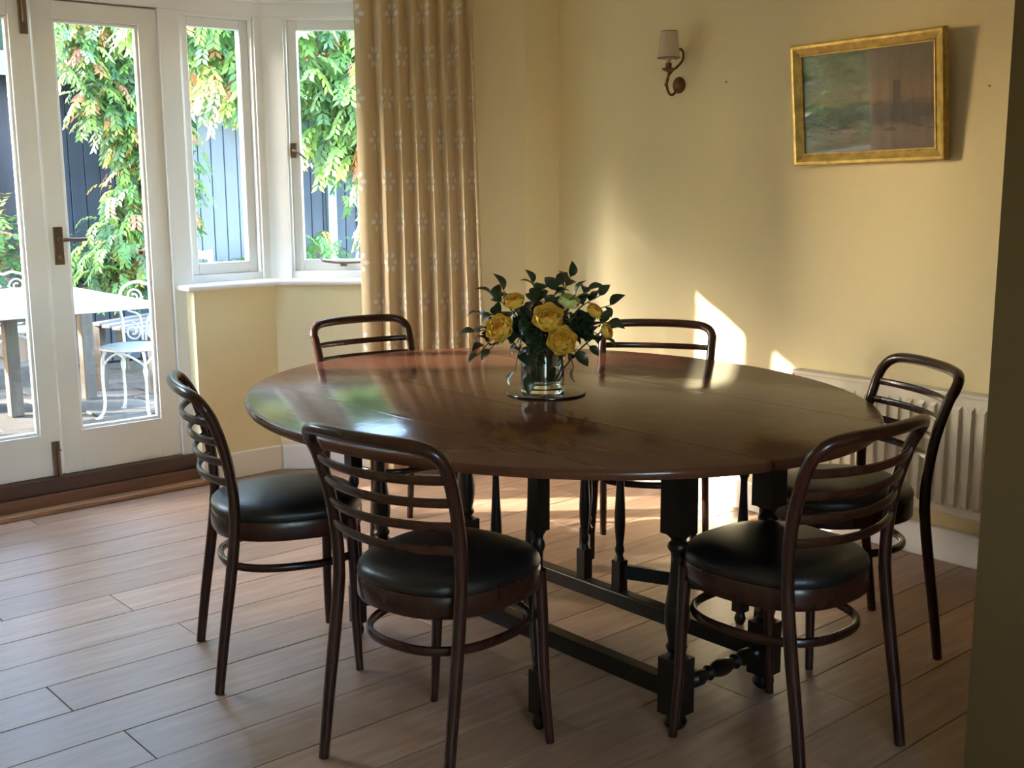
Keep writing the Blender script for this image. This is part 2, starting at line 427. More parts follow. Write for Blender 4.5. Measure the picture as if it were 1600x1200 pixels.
for k in range(-20, 19):
    y0 = 1.431+PW*k; y1 = min(y0+PW, 5.055)
    if y0 > 5.0: continue
    js = list(fixed.get(k, [XL+rnd.uniform(.5, 1.9)]))
    while js[0] > XL+1.3: js.insert(0, js[0]-rnd.uniform(1.5, 2.1))
    while js[-1] < XR-.4: js.append(js[-1]+rnd.uniform(1.55, 2.2))
    js = [XL] + [j for j in js if XL+.25 < j < XR-.25] + [XR]
    for a, b in zip(js[:-1], js[1:]):
        g = .0013
        poly = [(a+g, y0+g), (b-g, y0+g), (b-g, y1-g), (a+g, y1-g)]
        if y1 > YB:
            poly = clip(poly, ns[0], ns[1], ns[0]*B0[0]+ns[1]*B0[1])
            if len(poly) > 2: poly = clip(poly, -ns[0], ns[1], -ns[0]*(2*XM-B0[0])+ns[1]*B0[1])
        if len(poly) < 3: continue
        dz = rnd.uniform(-.0006, .0006)
        obj('plank', MB().prism(poly, -.012, dz), 'floor_oak', fl, bevel=.0012, seg=1)

struct('wall_right', MB().box(XR, XR+.2, YBK-.2, YB+.3, -.15, ZC+.1), 'wall_cream', 'cream wall with the radiator and picture', 'wall')
struct('wall_left', MB().box(XL-.2, XL, YBK-.2, YB+.3, -.15, ZC+.1), 'wall_cream', 'cream wall to the left of the bay', 'wall')
GX = .75
struct('wall_back', MB().box(XL, XR, YBK-.2, YBK, -.15, .0).box(XL, XR, YBK-.2, YBK, 2.25, ZC+.1).box(GX, XR, YBK-.2, YBK, 0, 2.25), 'wall_cream', 'cream wall around the added glazing behind the camera', 'wall')
pd = thing('door_fill', 'added glazed door behind the camera for fill daylight', 'door', (XL, YBK-.12, 0), 0, kind='structure')  # added unseen glazing that lets in fill daylight from behind
for i in range(1):
    w_ = (GX-XL)/1; a_ = i*w_
    obj('sash', MB().box(a_, a_+.08, 0, .05, 0, 2.25).box(a_+w_-.08, a_+w_, 0, .05, 0, 2.25).box(a_+.08, a_+w_-.08, 0, .05, 0, .85).box(a_+.08, a_+w_-.08, 0, .05, 2.15, 2.25), 'white_gloss', pd)
    obj('pane', MB().box(a_+.075, a_+w_-.075, .022, .026, .84, 2.16), 'window_glass', pd)
struct('ceiling', MB().box(XL, XR, YBK, YB+.3, ZC, ZC+.1), 'ceiling_white', 'white ceiling of the dining room', 'ceiling')
struct('ceiling_bay', MB().prism([(B1[0]+.25, YB+.04), sp(LS, .25), corner(.25), (2*XM-corner(.25)[0], corner(.25)[1]), mir([sp(LS, .25)])[0], (2*XM-B1[0]-.25, YB+.04)], ZB+.006, ZB+.12), 'ceiling_white', 'low white ceiling inside the bay', 'ceiling')
struct('wall_bay_beam', MB().box(XL, XR, YB-.0, YB+.25, ZB+.001, ZC), 'wall_cream', 'cream wall above the bay opening', 'wall')
struct('wall_return_right', MB().box(B1[0], XR, YB, YB+.3, -.15, ZB), 'wall_cream', 'narrow cream wall in the corner beside the curtain', 'wall')
struct('wall_return_left', MB().box(XL, 2*XM-B1[0], YB, YB+.3, -.15, ZB), 'wall_cream', 'narrow cream wall left of the bay', 'wall')
# opening towards the camera: wall end seen at the right edge of the photograph
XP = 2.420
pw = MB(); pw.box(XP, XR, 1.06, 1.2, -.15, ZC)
struct('wall_partition', pw, 'partition_shaded', 'partition wall end at the right edge, coloured dark for shade', 'wall')
struct('wall_partition_lintel', MB().box(XL, XP, 1.06, 1.2, 2.36, ZC), 'partition_shaded', 'wall above the opening to the hall', 'wall')

# bay masonry
WB, WT, SILL = .965, 2.2, .925
S_END = .66                             # end of the splayed window along the splay
def bay_side(m, side):
    pr = (lambda p: p) if not m else mir
    lo = MB(); lo.prism(pr([(2.445, YF), B0, corner(.2), (2.445, YF+.2)]), -.15, SILL)
    struct('wall_bay_panel_'+side, lo, 'wall_cream', 'cream bay wall panel under the front window, '+side, 'wall')
    l2 = MB(); l2.prism(pr([B0, B1, sp(LS, .2), corner(.2)]), -.15, SILL)
    struct('wall_bay_splay_'+side, l2, 'wall_cream', 'cream splayed bay wall below the window, '+side, 'wall')
    l3 = MB(); l3.prism(pr([sp(S_END, 0), B1, sp(LS, .2), sp(S_END, .2)]), SILL, ZB)
    struct('wall_bay_pier_'+side, l3, 'wall_cream', 'cream splayed wall beside the window, '+side, 'wall')
    # sill board with rounded nose
    sl = MB(); sl.prism(pr([(2.40, YF-.035), (B0[0]-.035*tanh, YF-.035), sp(.93, -.035), sp(.93, .13), corner(.13), (2.40, YF+.13)]), SILL, SILL+.028)
    struct('trim_sill_'+side, sl, 'white_gloss', 'white painted window sill board in the bay, '+side, 'window sill', bevel=.012, seg=3)
    hd = MB(); hd.prism(pr([(1.82, 5.15), corner(.08), sp(S_END, .08), sp(S_END, .2), corner(.2), (1.82, 5.27)]), 2.2, ZB)
    struct('trim_head_'+side, hd, 'white_gloss', 'white head board above the bay windows, '+side, 'trim')
    cv = MB(); cv.prism(pr([(1.82, 5.11), corner(.04), sp(LS, .04), sp(LS, .09), corner(.09), (1.82, 5.16)]), ZB-.022, ZB)
    struct('trim_cornice_'+side, cv, 'white_gloss', 'narrow white cornice strip at the bay ceiling, '+side, 'trim', bevel=.005)
    # corner post between front window and splayed window, and door post
    xa_, sa_, sd_ = (2.865, .07, .2) if not m else (2.897, .012, .115)
    cp = MB(); cp.prism(pr([(xa_, 5.155), corner(.085), sp(sa_, .085), sp(sa_, sd_), corner(sd_), (xa_, 5.07+sd_)]), SILL+.02, 2.2)
    struct('trim_post_'+side, cp, 'white_gloss', 'white angled post between the two bay windows, '+side, 'trim', bevel=.003)
    dp = MB(); xs = sorted([q[0] for q in pr([(2.385, 0), (2.485 if not m else 2.43, 0)])]); dp.box(xs[0], xs[1], 5.15, 5.27, .0, 2.2)
    struct('trim_door_post_'+side, dp, 'white_gloss', 'white door post beside the french doors, '+side, 'trim', bevel=.004)
    bb = MB(); bb.prism(pr([(2.437, YF-.02), (B0[0]-.02*tanh, YF-.02), sp(LS, -.02), (B1[0]-.0, YB-.02), (XR-.02, YB-.02), (XR-.02, YB), B1, B0, (2.437, YF)]), 0, .125)
    return pr, bb
prR, bbR = bay_side(False, 'right'); prL, bbL = bay_side(True, 'left')
def skirt(polys, name, label):
    m = MB()
    for p in polys: m.prism(p, 0.0, .128)
    return struct(name, m, 'skirting_white', label, 'skirting board', bevel=.006, seg=2)
skirt([[(2.44, YF-.02), (B0[0]-.02*tanh, YF-.02), B0, (2.44, YF)], [(B0[0]-.02*tanh, YF-.02), (B1[0]-.004, YB-.02), B1, B0]], 'baseboard_bay_right', 'white skirting board around the right side of the bay')
skirt([mir([(2.44, YF-.02), (B0[0]-.02*tanh, YF-.02), B0, (2.44, YF)]), mir([(B0[0]-.02*tanh, YF-.02), (B1[0]-.004, YB-.02), B1, B0])], 'baseboard_bay_left', 'white skirting board around the left side of the bay')
skirt([[(B1[0], YB-.02), (XR-.02, YB-.02), (XR, YB), (B1[0], YB)], [(XR-.02, 1.2), (XR, 1.2), (XR, YB), (XR-.02, YB-.02)]], 'baseboard_right', 'white skirting board under the radiator wall')
skirt([[(XL+.02, .9), (XL, .9), (XL, YB), (XL+.02, YB-.02)]], 'baseboard_left', 'white skirting board along the left wall')

# ------------------------------------------------------------------ windows
def window(name, label, loc, rz, W, zb, zt, t=.045, slim=False):
    """local x along the wall, y outward, z from 0"""
    w = thing(name, label, 'window', loc, rz, kind='structure')
    h = zt-zb; fw = .004 if slim else .012; ex = .0 if slim else .02; y0, y1, s0_, s1_ = (.0, .03, .004, .026) if slim else (.0, .09, .03, .075)
    for (x0, x1, z0, z1, nm) in ((-ex, fw, -.0, h, 'frame_jamb'), (W-fw, W+ex, 0, h, 'frame_jamb'), (-.02, W+.02, -.06, fw, 'frame_sill'), (-.02, W+.02, h-fw, h+.02, 'frame_head')):
        obj(nm, MB().box(x0, x1, y0, y1, z0, z1), 'white_gloss', w, bevel=.003)
    a0, a1, c0, c1 = fw, W-fw, fw, h-fw
    sash = obj('sash', MB().box(a0, a0+t, s0_, s1_, c0, c1).box(a1-t, a1, s0_, s1_, c0, c1).box(a0+t, a1-t, s0_, s1_, c0, c0+t+.01).box(a0+t, a1-t, s0_, s1_, c1-t, c1), 'white_gloss', w, bevel=.003 if slim else .004)
    obj('pane', MB().box(a0+t-.004, a1-t+.004, s0_+.015, s0_+.019, c0+t, c1-t+.004), 'window_glass', sash)
    return w, sash, (a0, a1, c0, c1, t)
window('window_1', 'tall white casement window right of the french doors', (2.485, 5.165, .975), 0, .38, .975, 2.195)
p = sp(.07, .095)
w2, sash2, g2 = window('window_2', 'white splayed casement window beside the curtain', (p[0], p[1], .975), ang_s, S_END-.075, .975, 2.2)
lt = MB(); lt.box(.016, .040, .010, .03, .565, .635).tube([(.03, .012, .60), (.03, -.012, .60), (.05, -.02, .595), (.085, -.022, .565), (.095, -.02, .555)], [.006, .007, .006, .005, .004], 8)
obj('latch', lt, 'bronze', sash2, smooth=True, label='bronze window latch with curved handle')
st = MB(); st.tube(catmull([(.14, .02, .075), (.16, .005, .06), (.25, .0, .052), (.42, .0, .056), (.50, .0, .055)], 5), .0055, 8).box(.24, .27, 0, .03, .035, .05)
obj('stay', st, 'bronze', sash2, smooth=True, label='copper casement stay')
window('window_3', 'white casement window left of the french doors, outside the frame', (.743, 5.158, .975), 0, .467, .975, 2.195, .018, True)
p = mir([sp(S_END-.005, .088)])[0]
window('window_4', 'white splayed casement window on the left of the bay, outside the frame', (p[0], p[1], .975), -ang_s, S_END-.018, .975, 2.2, .018, True)

# ------------------------------------------------------------------ french doors
def leaf(name, label, x0, x1, px0, px1):
    d = thing(name, label, 'door', (x0, 5.16, .14), 0, kind='structure')
    W = x1-x0; a, b = px0-x0, px1-x0; z1, z2, zt = .19, 1.978, 2.052
    for nm, q in (('stile', (0.002, a, 0, zt)), ('stile', (b, W-.002, 0, zt)), ('bottom_rail', (a, b, 0, z1)), ('top_rail', (a, b, z2, zt))):
        obj(nm, MB().box(q[0], q[1], 0, .045, q[2], q[3]), 'door_white', d, bevel=.0025)
    bd = MB(); k = .014
    bd.box(a, a+k, .01, .036, z1, z2).box(b-k, b, .01, .036, z1, z2).box(a+k, b-k, .01, .036, z1, z1+k).box(a+k, b-k, .01, .036, z2-k, z2)
    obj('glazing_bead', bd, 'white_gloss', d, bevel=.005)
    obj('pane', MB().box(a+.004, b-.004, .022, .026, z1+.004, z2-.004), 'window_glass', d)
    return d
d1 = leaf('door_1', 'right french door leaf with bronze lever handle', 1.822, 2.382, 1.910, 2.290)
d2 = leaf('door_2', 'left french door leaf with two bronze bolts', 1.258, 1.818, 1.350, 1.728)
pl = MB().box(.024, .068, -.006, 0, .935, 1.10)
hp = obj('handle_plate', pl, 'bronze', d1, bevel=.003)
obj('lever', MB().tube([(.046, -.005, 1.045), (.046, -.045, 1.045)], .009, 10).tube(catmull([(.046, -.045, 1.045), (.075, -.052, 1.046), (.11, -.05, 1.044), (.155, -.046, 1.044)], 5), [.009]*6+[.008]*10, 10), 'bronze', hp, smooth=True)
obj('keyhole', MB().lathe([(.008, 0), (.008, .003)], 12).xform(Matrix.Translation((.046, -.006, .968)) @ Matrix.Rotation(PI/2, 4, 'X')), 'nail_grey', hp)
bo = MB().box(.512, .546, -.014, 0, 1.905, 2.13); bo.tube([(.529, -.02, 1.95), (.529, -.02, 2.14)], .008, 8)
obj('bolt', bo, 'bronze', d2, bevel=.002, label='dark bronze bolt at the top')
bo = MB().box(.512, .546, -.014, 0, .0, .155); bo.tube([(.536, -.02, -.0), (.536, -.02, .12)], .007, 8).tube([(.536, -.02, .12), (.536, -.04, .12)], .007, 8)
obj('bolt', bo, 'bronze', d2, bevel=.002, label='dark bronze bolt at the foot')
struct('trim_door_rebate', MB().box(1.253, 2.387, 5.20, 5.27, 2.192, 2.20), 'white_gloss', 'white rebate strip over the french doors', 'trim')
th = thing('threshold', 'stepped brown timber threshold under the french doors', 'threshold', (XM, 5.15, 0), 0, kind='structure')
obj('door_sill', MB().box(-.625, .625, -.025, .10, .07, .137), 'threshold_dark', th, bevel=.004, label='dark brown door sill')
obj('sill_riser', MB().box(-.625, .625, -.055, .10, .018, .07), 'threshold_mid', th, bevel=.004)
obj('floor_strip', MB().box(-.640, .640, -.115, -.04, .0, .022), 'threshold_light', th, bevel=.006, label='worn oak strip at the floor')

# ------------------------------------------------------------------ radiator
RX, RY0, RY1, RZ0, RZ1 = 3.925, 1.45, 2.775, .205, .665
rad = thing('radiator', 'cream ribbed panel radiator on the wall behind the chairs', 'radiator', (RX, RY0, RZ0))
RL, RH = RY1-RY0, RZ1-RZ0
obj('panel', MB().box(.008, .022, 0, RL, 0, RH-.012), 'radiator_cream', rad, bevel=.006)
obj('back_panel', MB().box(.05, .062, 0, RL, 0.01, RH-.02), 'radiator_cream', rad, bevel=.004)
obj('top_grille', MB().box(.0, .066, -.004, RL+.004, RH-.014, RH), 'radiator_cream', rad, bevel=.003)
obj('side_cover', MB().box(.004, .064, RL, RL+.004, 0, RH-.012), 'radiator_cream', rad)
obj('side_cover', MB().box(.004, .064, -.004, 0, 0, RH-.012), 'radiator_cream', rad)
ribm = MB(); zz = [.03, .045, RH-.06, RH-.045]
vs = []
for z, k in zip(zz, (0, 1, 1, 0)):
    for yy, dx in ((-.0165, .009), (-.011, .009-.012*k), (.011, .009-.012*k), (.0165, .009)): vs.append((dx, yy, z))
fs = [(i*4+j, i*4+j+1, (i+1)*4+j+1, (i+1)*4+j) for i in range(3) for j in range(3)]
ribm._add(vs, [f[::-1] for f in fs]); ribme = ribm.mesh('rib', 'radiator_cream')
n = int(RL/.0485)
for i in range(n):
    obj('rib', ribme, None, rad, loc=(0, .03+i*.0485, 0))
obj('bracket', MB().box(.06, XR-RX-.002, RL-.2, RL-.17, .05, RH-.05), 'radiator_cream', rad)
obj('bracket', MB().box(.06, XR-RX-.002, .2, .23, .05, RH-.05), 'radiator_cream', rad)
obj('valve', MB().tube([(.035, RL+.004, .03), (.035, RL+.05, .03), (.035, RL+.05, -RZ0+.0)], .008, 10).lathe([(.018, .0), (.02, .02), (.018, .06), (.012, .065)], 14, (.035, RL+.05)), 'radiator_cream', rad, smooth=True)

# ------------------------------------------------------------------ picture
pic = thing('framed_picture', 'gilt framed muted river painting under glass on the cream wall', 'picture', (XR-.012, 2.515, 1.487))
PWd, PH, FW = .652, .466, .047
tilt = Matrix.Rotation(math.radians(-1.4), 4, 'X') @ Matrix.Rotation(math.radians(-5.0), 4, 'Y')
def pic_part(name, mb, mat, **k):
    mb.xform(tilt); return obj(name, mb, mat, pic, **k)
def moulding(a, b, inward):
    """mitred moulding from outer corner a to b (in local y,z); profile height towards the room (-x)"""
    prof = [(0, 0), (0, .022), (.006, .030), (.016, .031), (.028, .022), (.038, .016), (.042, .020), (FW, .018), (FW, 0)]
    d = Vector((b[0]-a[0], b[1]-a[1])).normalized(); i = Vector(inward); vs = []
    for (w, h) in prof:
        pa = Vector(a)+d*w+i*w; vs.append((-h, pa.x, pa.y))
    for (w, h) in prof:
        pb = Vector(b)-d*w+i*w; vs.append((-h, pb.x, pb.y))
    n = len(prof); m = MB(); m._add(vs, [(k, (k+1) % n, n+(k+1) % n, n+k) for k in range(n)] + [tuple(range(n-1, -1, -1)), tuple(range(n, 2*n))]); return m
hw = PWd/2
for a, b, inn in (((-hw, 0), (hw, 0), (0, 1)), ((hw, 0), (hw, PH), (-1, 0)), ((hw, PH), (-hw, PH), (0, -1)), ((-hw, PH), (-hw, 0), (1, 0))):
    pic_part('frame_side', moulding(a, b, inn), 'gold')
cv = MB(); cv.box(-.008, -.004, -hw+.03, hw-.03, .03, PH-.03)
o = pic_part('painting', cv, 'painting_canvas', label='misty grey and brown river scene with boats and a tower')
uvl = o.data.uv_layers.new(name='UVMap')
for poly in o.data.polygons:
    for li in poly.loop_indices:
        q = tilt.inverted() @ o.data.vertices[o.data.loops[li].vertex_index].co
        uvl.data[li].uv = ((hw-.03-q.y)/(2*hw-.06), (q.z-.03)/(PH-.06))
pic_part('glass', MB().box(-.013, -.011, -hw+.04, hw-.04, .04, PH-.04), 'picture_glass')
pic_part('backing', MB().box(-.004, 0, -hw+.02, hw-.02, .02, PH-.02), 'shade_trim')
for nm, y, z, lb in (('wall_nail', 3.22, 1.83, 'tiny nail in the wall between lamp and picture'), ('wall_nail', 2.06, 1.745, 'tiny nail in the wall right of the picture')):
    tag(obj(nm, MB().tube([(XR+.01, y, z), (XR-.004, y, z+.001), (XR-.008, y, z+.002)], [.0025, .0025, .0035], 8), 'nail_grey'), lb, 'nail')

# ------------------------------------------------------------------ wall lamp
sc = thing('wall_lamp', 'bronze scrolled wall lamp with pink beige shade', 'wall lamp', (XR, 3.482, 1.833))
obj('backplate', MB().lathe([(.034, 0), (.036, .006), (.030, .012), (.020, .014), (.014, .022), (.006, .024)], 22).xform(Matrix.Rotation(-PI/2, 4, 'Y')), 'bronze_sconce', sc, smooth=True)
arm = [(-.012, .0, -.004), (-.030, .004, -.036), (-.056, .004, -.042), (-.080, 0, -.020), (-.084, 0, .018), (-.066, -.006, .052), (-.036, -.016, .076), (-.012, -.024, .104), (-.010, -.026, .134), (-.026, -.024, .150), (-.040, -.02, .135), (-.042, -.02, .118), (-.05, -.02, .108)]
obj('arm', MB().tube(catmull(arm, 6), .0055, 10), 'bronze_sconce', sc, smooth=True)
cx, cy = -.100, -.022
obj('candle_arm', MB().tube(catmull([(-.084, 0, -.005), (-.098, -.004, -.002), (cx, cy*.8, .012), (cx, cy, .04), (cx, cy, .06)], 5), .005, 10), 'bronze_sconce', sc, smooth=True)
obj('drip_pan', MB().lathe([(.006, .048), (.012, .052), (.026, .058), (.030, .064), (.028, .066), (.010, .062), (.013, .070), (.014, .085), (.011, .088)], 20, (cx, cy)), 'bronze_sconce', sc, smooth=True)
obj('candle_tube', MB().lathe([(.010, .085), (.010, .14), (.004, .142)], 16, (cx, cy)), 'lampshade', sc, smooth=True)
sh = obj('shade', MB().lathe([(.049, .108), (.0355, .220), (.0345, .220), (.048, .108)], 32, (cx, cy), closed=True), 'lampshade', sc, smooth=True)
obj('shade_trim', MB().lathe([(.0496, .107), (.0494, .111), (.0478, .111), (.0478, .107)], 32, (cx, cy), closed=True), 'shade_trim', sh, smooth=True)
obj('shade_trim', MB().lathe([(.0362, .2175), (.0358, .2212), (.0340, .2212), (.0342, .2175)], 32, (cx, cy), closed=True), 'shade_trim', sh, smooth=True)

# ------------------------------------------------------------------ curtain
def curtain(label, mirror=False):
    s0, s1, off = .445, 1.045, -.12
    base = Vector((B0[0], B0[1], 0)); D = Vector((ds[0], ds[1], 0)); Nn = Vector((ns[0], ns[1], 0))
    if mirror: base.x = 2*XM-base.x; D.x *= -1; Nn.x *= -1
    # fold phase: first a wide flat panel, then tight folds
    knots = [0, .075, .115, .165, .205, .245, .285, .32, .36, .40, .435, .47, .51, .55, .585, .60]
    zt, zb = 2.283, .02; NZ = 34; NU = 420
    rows = []
    for iz in range(NZ+1):
        fz = iz/NZ; z = zt+(zb-zt)*fz
        amp = .022+.013*min(1, fz*4)
        row = []; arc = 0; prev = None
        for iu in range(NU+1):
            t = iu/NU*.60
            k = 0
            while k < len(knots)-2 and t > knots[k+1]: k += 1
            ph = (t-knots[k])/(knots[k+1]-knots[k])
            w = knots[k+1]-knots[k]
            sgn = 1 if k % 2 == 0 else -1
            dlt = amp*sgn*(math.sin(PI*ph)**.8) * (0.6 if k == 0 else 1.0)
            # narrow pinch pleats at the heading
            if fz < .1: dlt *= .75+.25*(fz/.1)
            lat = .010*math.sin(2*PI*ph)*(1 if k > 0 else 0)*min(1, fz*5)
            wob = .004*math.sin(9*t+3.1*z)+.003*math.sin(23*t-2*z)
            s = s0 + (t+lat)*(.90+.065*min(1, fz*1.5))
            q = base + D*s + Nn*(off+dlt*-1+wob*min(1, fz*3)); q.z = z
            if prev is not None: arc += (q-prev).length
            prev = q.copy(); row.append((q, arc))
        rows.append(row)
    m = MB(); uvs = []
    for row in rows:
        for q, a in row: m.v.append(tuple(q)); uvs.append((a, q.z))
    n = NU+1
    for i in range(NZ):
        for j in range(NU): m.f.append((i*n+j, i*n+j+1, (i+1)*n+j+1, (i+1)*n+j))
    c = base + D*(s0+.3) + Nn*off; c.z = 0
    m.shift((-c.x, -c.y, 0))
    t = thing('curtain', label, 'curtain', tuple(c))
    o = obj('drape', m, 'curtain_fabric', t, smooth=True)
    o.data.polygons.foreach_set('use_smooth', [True]*len(o.data.polygons))
    ul = o.data.uv_layers.new(name='UVMap')
    for poly in o.data.polygons:
        for li in poly.loop_indices: ul.data[li].uv = uvs[o.data.loops[li].vertex_index]
    md = o.modifiers.new('thick', 'SOLIDIFY'); md.thickness = .003
    tr = MB(); a = base+D*.30+Nn*(-.05)-c; b = base+D*(LS-.2)+Nn*(-.05)-c
    tr.bar((a.x, a.y, 2.276), (b.x, b.y, 2.276), .02, .014)
    obj('track', tr, 'white_gloss', t)
curtain('beige full-length embroidered curtain hanging in pleats beside the window')
curtain('matching beige curtain on the left of the bay, outside the frame', True)

# ------------------------------------------------------------------ dining chairs
def seat_outline(scale, n=40):
    out = []
    for k in range(n):
        th = 2*PI*k/n; c, s = math.cos(th), math.sin(th); e = 2/2.5
        x = (abs(c)**e)*(1 if c >= 0 else -1); y = (abs(s)**e)*(1 if s >= 0 else -1)
        w = .212 + .012*y                       # wider at the front
        out.append((x*w*scale, .250 + y*.220*scale))
    return out
def rings(m, specs):
    n = 40; o = len(m.v)
    for sc_, z in specs:
        for x, y in seat_outline(sc_): m.v.append((x, y, z))
    for i in range(len(specs)-1):
        for k in range(n):
            l = (k+1) % n; m.f.append((o+i*n+k, o+i*n+l, o+(i+1)*n+l, o+(i+1)*n+k))
    m.f.append(tuple(o+k for k in range(n-1, -1, -1))); m.f.append(tuple(o+(len(specs)-1)*n+k for k in range(n)))
    return m
def make_chair(loc, rz, label, group):
    t = thing('dining_chair', label, 'chair', loc, rz, group)
    Y = lambda z: 0.0 + (.135*z/.35*.4 if z < 0 else 0)
    prof = [(0, 0), (.022, .16), (.050, .34), (.066, .47), (.066, .58), (.050, .69), (.022, .785), (.002, .825)]
    hx = lambda z: .207-.008*min(1, z/.47)+.016*max(0, (z-.47)/.36)
    full = catmull([(0, y, z) for y, z in prof], 6)
    low = [p for p in full if p.z <= .475]; up = [p for p in full if p.z >= .46]
    for s in (-1, 1):
        obj('leg', MB().tube([(s*hx(p.z), p.y, p.z) for p in low], [.0140+.0025*min(1, p.z/.3) for p in low], 10, flat=.95, up=(0, 1, 0)), 'chair_wood', t, smooth=True)
    # bent loop: posts and top rail, the rail bows backwards
    left = [Vector((-hx(p.z), p.y, p.z)) for p in up]
    corner_l = [(-.207, -.012, .845), (-.190, -.024, .858), (-.163, -.036, .865), (-.11, -.048, .868), (-.055, -.055, .869), (0, -.057, .869)]
    cl = [Vector(c) for c in corner_l]
    loop = left + cl + [Vector((-c.x, c.y, c.z)) for c in cl[-2::-1]] + [Vector((-p.x, p.y, p.z)) for p in left[::-1]]
    loop = catmull(loop[::2] if False else loop, 2)
    obj('back_frame', MB().tube(loop, .0165, 12, flat=.95), 'chair_wood', t, smooth=True)
    for z in (.785, .728, .670, .611):
        # post position at this height
        py = min(full, key=lambda p: abs(p.z-z)).y
        pts = []
        for k in range(15):
            u = -1+2*k/14; pts.append((u*hx(z), py-.060*(1-u*u)**.9 if abs(u) < 1 else py, z-.004*(1-u*u)))
        obj('slat', MB().tube(pts, .0115, 10, flat=.62, up=(0, 0, 1)), 'chair_wood', t, smooth=True)
    obj('seat_rim', rings(MB(), [(.93, .424), (.985, .426), (1.0, .432), (1.0, .476), (.985, .482), (.93, .483)]), 'chair_wood', t, smooth=True)
    obj('cushion', rings(MB(), [(.93, .481), (.99, .484), (1.0, .493), (.985, .505), (.94, .515), (.84, .525), (.66, .532), (.40, .536), (.15, .537)]), 'chair_leather', t, smooth=True)
    for s in (-1, 1):
        pts = catmull([(s*.172, .405, .465), (s*.178, .410, .33), (s*.186, .408, .17), (s*.202, .412, 0)], 6)
        obj('leg', MB().tube(pts, [.019-.0075*(1-p.z/.465) for p in pts], 10, up=(0, 1, 0)), 'chair_wood', t, smooth=True)
    ring = [(x_*.955, y_, .338) for x_, y_ in seat_outline(.90)]
    obj('stretcher', MB().tube(ring, .0125, 10, closed=True, flat=.75, up=(0, 0, 1)), 'chair_wood', t, smooth=True)
    return t
def ang(fx, fy): return math.atan2(fy, fx)-PI/2
CG = 'dark bentwood chairs around the oval table'
ch = make_chair((1.48, 3.098, 0), ang(.945, -.33), 'dark ladder-back chair nearest the french doors, seen from its side', CG)
dup(ch, (1.474, 2.182, 0), ang(.982, .188), 'dark ladder-back chair in the foreground left, seen from behind', CG)
dup(ch, (2.638, 3.966, 0), ang(-.10, -.995), 'ladder-back chair at the far side of the table in front of the curtain', CG)
dup(ch, (3.41, 3.05, 0), ang(-.81, -.58), 'ladder-back chair behind the flowers by the sunlit wall', CG)
dup(ch, (2.372, 1.456, 0), ang(.02, 1.0), 'dark ladder-back chair in the foreground right, seen from behind', CG)
dup(ch, (3.256, 1.845, 0), ang(-.86, .51), 'dark ladder-back chair in front of the radiator', CG)

# ------------------------------------------------------------------ gate-leg table
TX, TY, TZ = 2.475, 2.675, .77
TA, TB = .900, 1.064
tb = thing('gateleg_table', 'large oval dark oak gateleg dining table', 'table', (TX, TY, 0))
def slab(xa, xb, name, label=None):
    """one board of the oval top between local x=xa..xb"""
    n = 44; spec = [(.016, TZ-.030), (.004, TZ-.027), (0, TZ-.018), (.0, TZ-.010), (.004, TZ-.003), (.012, TZ)]
    e0 = xa <= -TA+1e-6; e1 = xb >= TA-1e-6
    th1 = 0.0 if e1 else math.acos(xb/TA); th2 = PI if e0 else math.acos(xa/TA)
    m = MB(); per = None
    for (ins, z) in spec:
        a, b = TA-ins, TB-ins; ring = []
        for k in range(n+1):
            th = th1+(th2-th1)*k/n; x, y = a*math.cos(th), b*math.sin(th)
            if k == 0 and not e1: x = xb; y = b*math.sqrt(max(0, 1-(xb/a)**2))
            if k == n and not e0: x = xa; y = b*math.sqrt(max(0, 1-(xa/a)**2))
            ring.append((x, y, z))
        low = []
        for k in range(n, -1, -1):
            if (k == n and e0) or (k == 0 and e1): continue
            x, y, z_ = ring[k]; low.append((x, -y, z_))
        ring = ring+low; per = len(ring); m.v += ring
    for i in range(len(spec)-1):
        for k in range(per):
            l = (k+1) % per; m.f.append((i*per+k, i*per+l, (i+1)*per+l, (i+1)*per+k))
    m.f.append(tuple(range(per-1, -1, -1))); m.f.append(tuple((len(spec)-1)*per+k for k in range(per)))
    return obj(name, m, 'table_wood', tb, smooth=True, label=label)
g = .0016
SA, SB = -.215, .365
slab(-TA, -.572-.0004, 'leaf_board'); slab(-.572+.0004, SA-g, 'leaf_board')
slab(SA+g, SB-g, 'centre_board'); slab(SB+g, TA, 'leaf_board')
def turned(m, x, y, z0, z1, w, block_top, block_bot, foot=True, seg=16):
    """square blocks joined by a turned baluster"""
    h = w/2
    m.box(x-h, x+h, y-h, y+h, z1-block_top, z1)
    zb0 = z0+(.045 if foot else 0); zb1 = zb0+block_bot
    m.box(x-h, x+h, y-h, y+h, zb0, zb1)
    L = (z1-block_top)-zb1
    pr = [(0, .98), (.02, .80), (.045, .62), (.065, .80), (.09, .86), (.11, .74), (.13, .66), (.18, .78), (.28, .97), (.38, .98), (.50, .84), (.62, .68), (.74, .58), (.82, .55), (.85, .60), (.875, .82), (.90, .86), (.92, .78), (.94, .58), (.965, .66), (.985, .90), (1, .98)]
    m.lathe([(h*r, zb1+L*f) for f, r in pr], seg, (x, y))
    if foot: m.lathe([(h*.55, z0), (h*.85, z0+.010), (h*.95, z0+.022), (h*.75, z0+.036), (h*.6, z0+.045)], seg, (x, y))
LX = (2.22-TX, 2.60-TX); LY = (1.90-TY, 3.25-TY)
ZU = TZ-.031
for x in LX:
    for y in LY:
        m = MB(); turned(m, x, y, 0, ZU, .068, .20, .155); obj('leg', m, 'table_leg_wood', tb, smooth=True, bevel=.0)
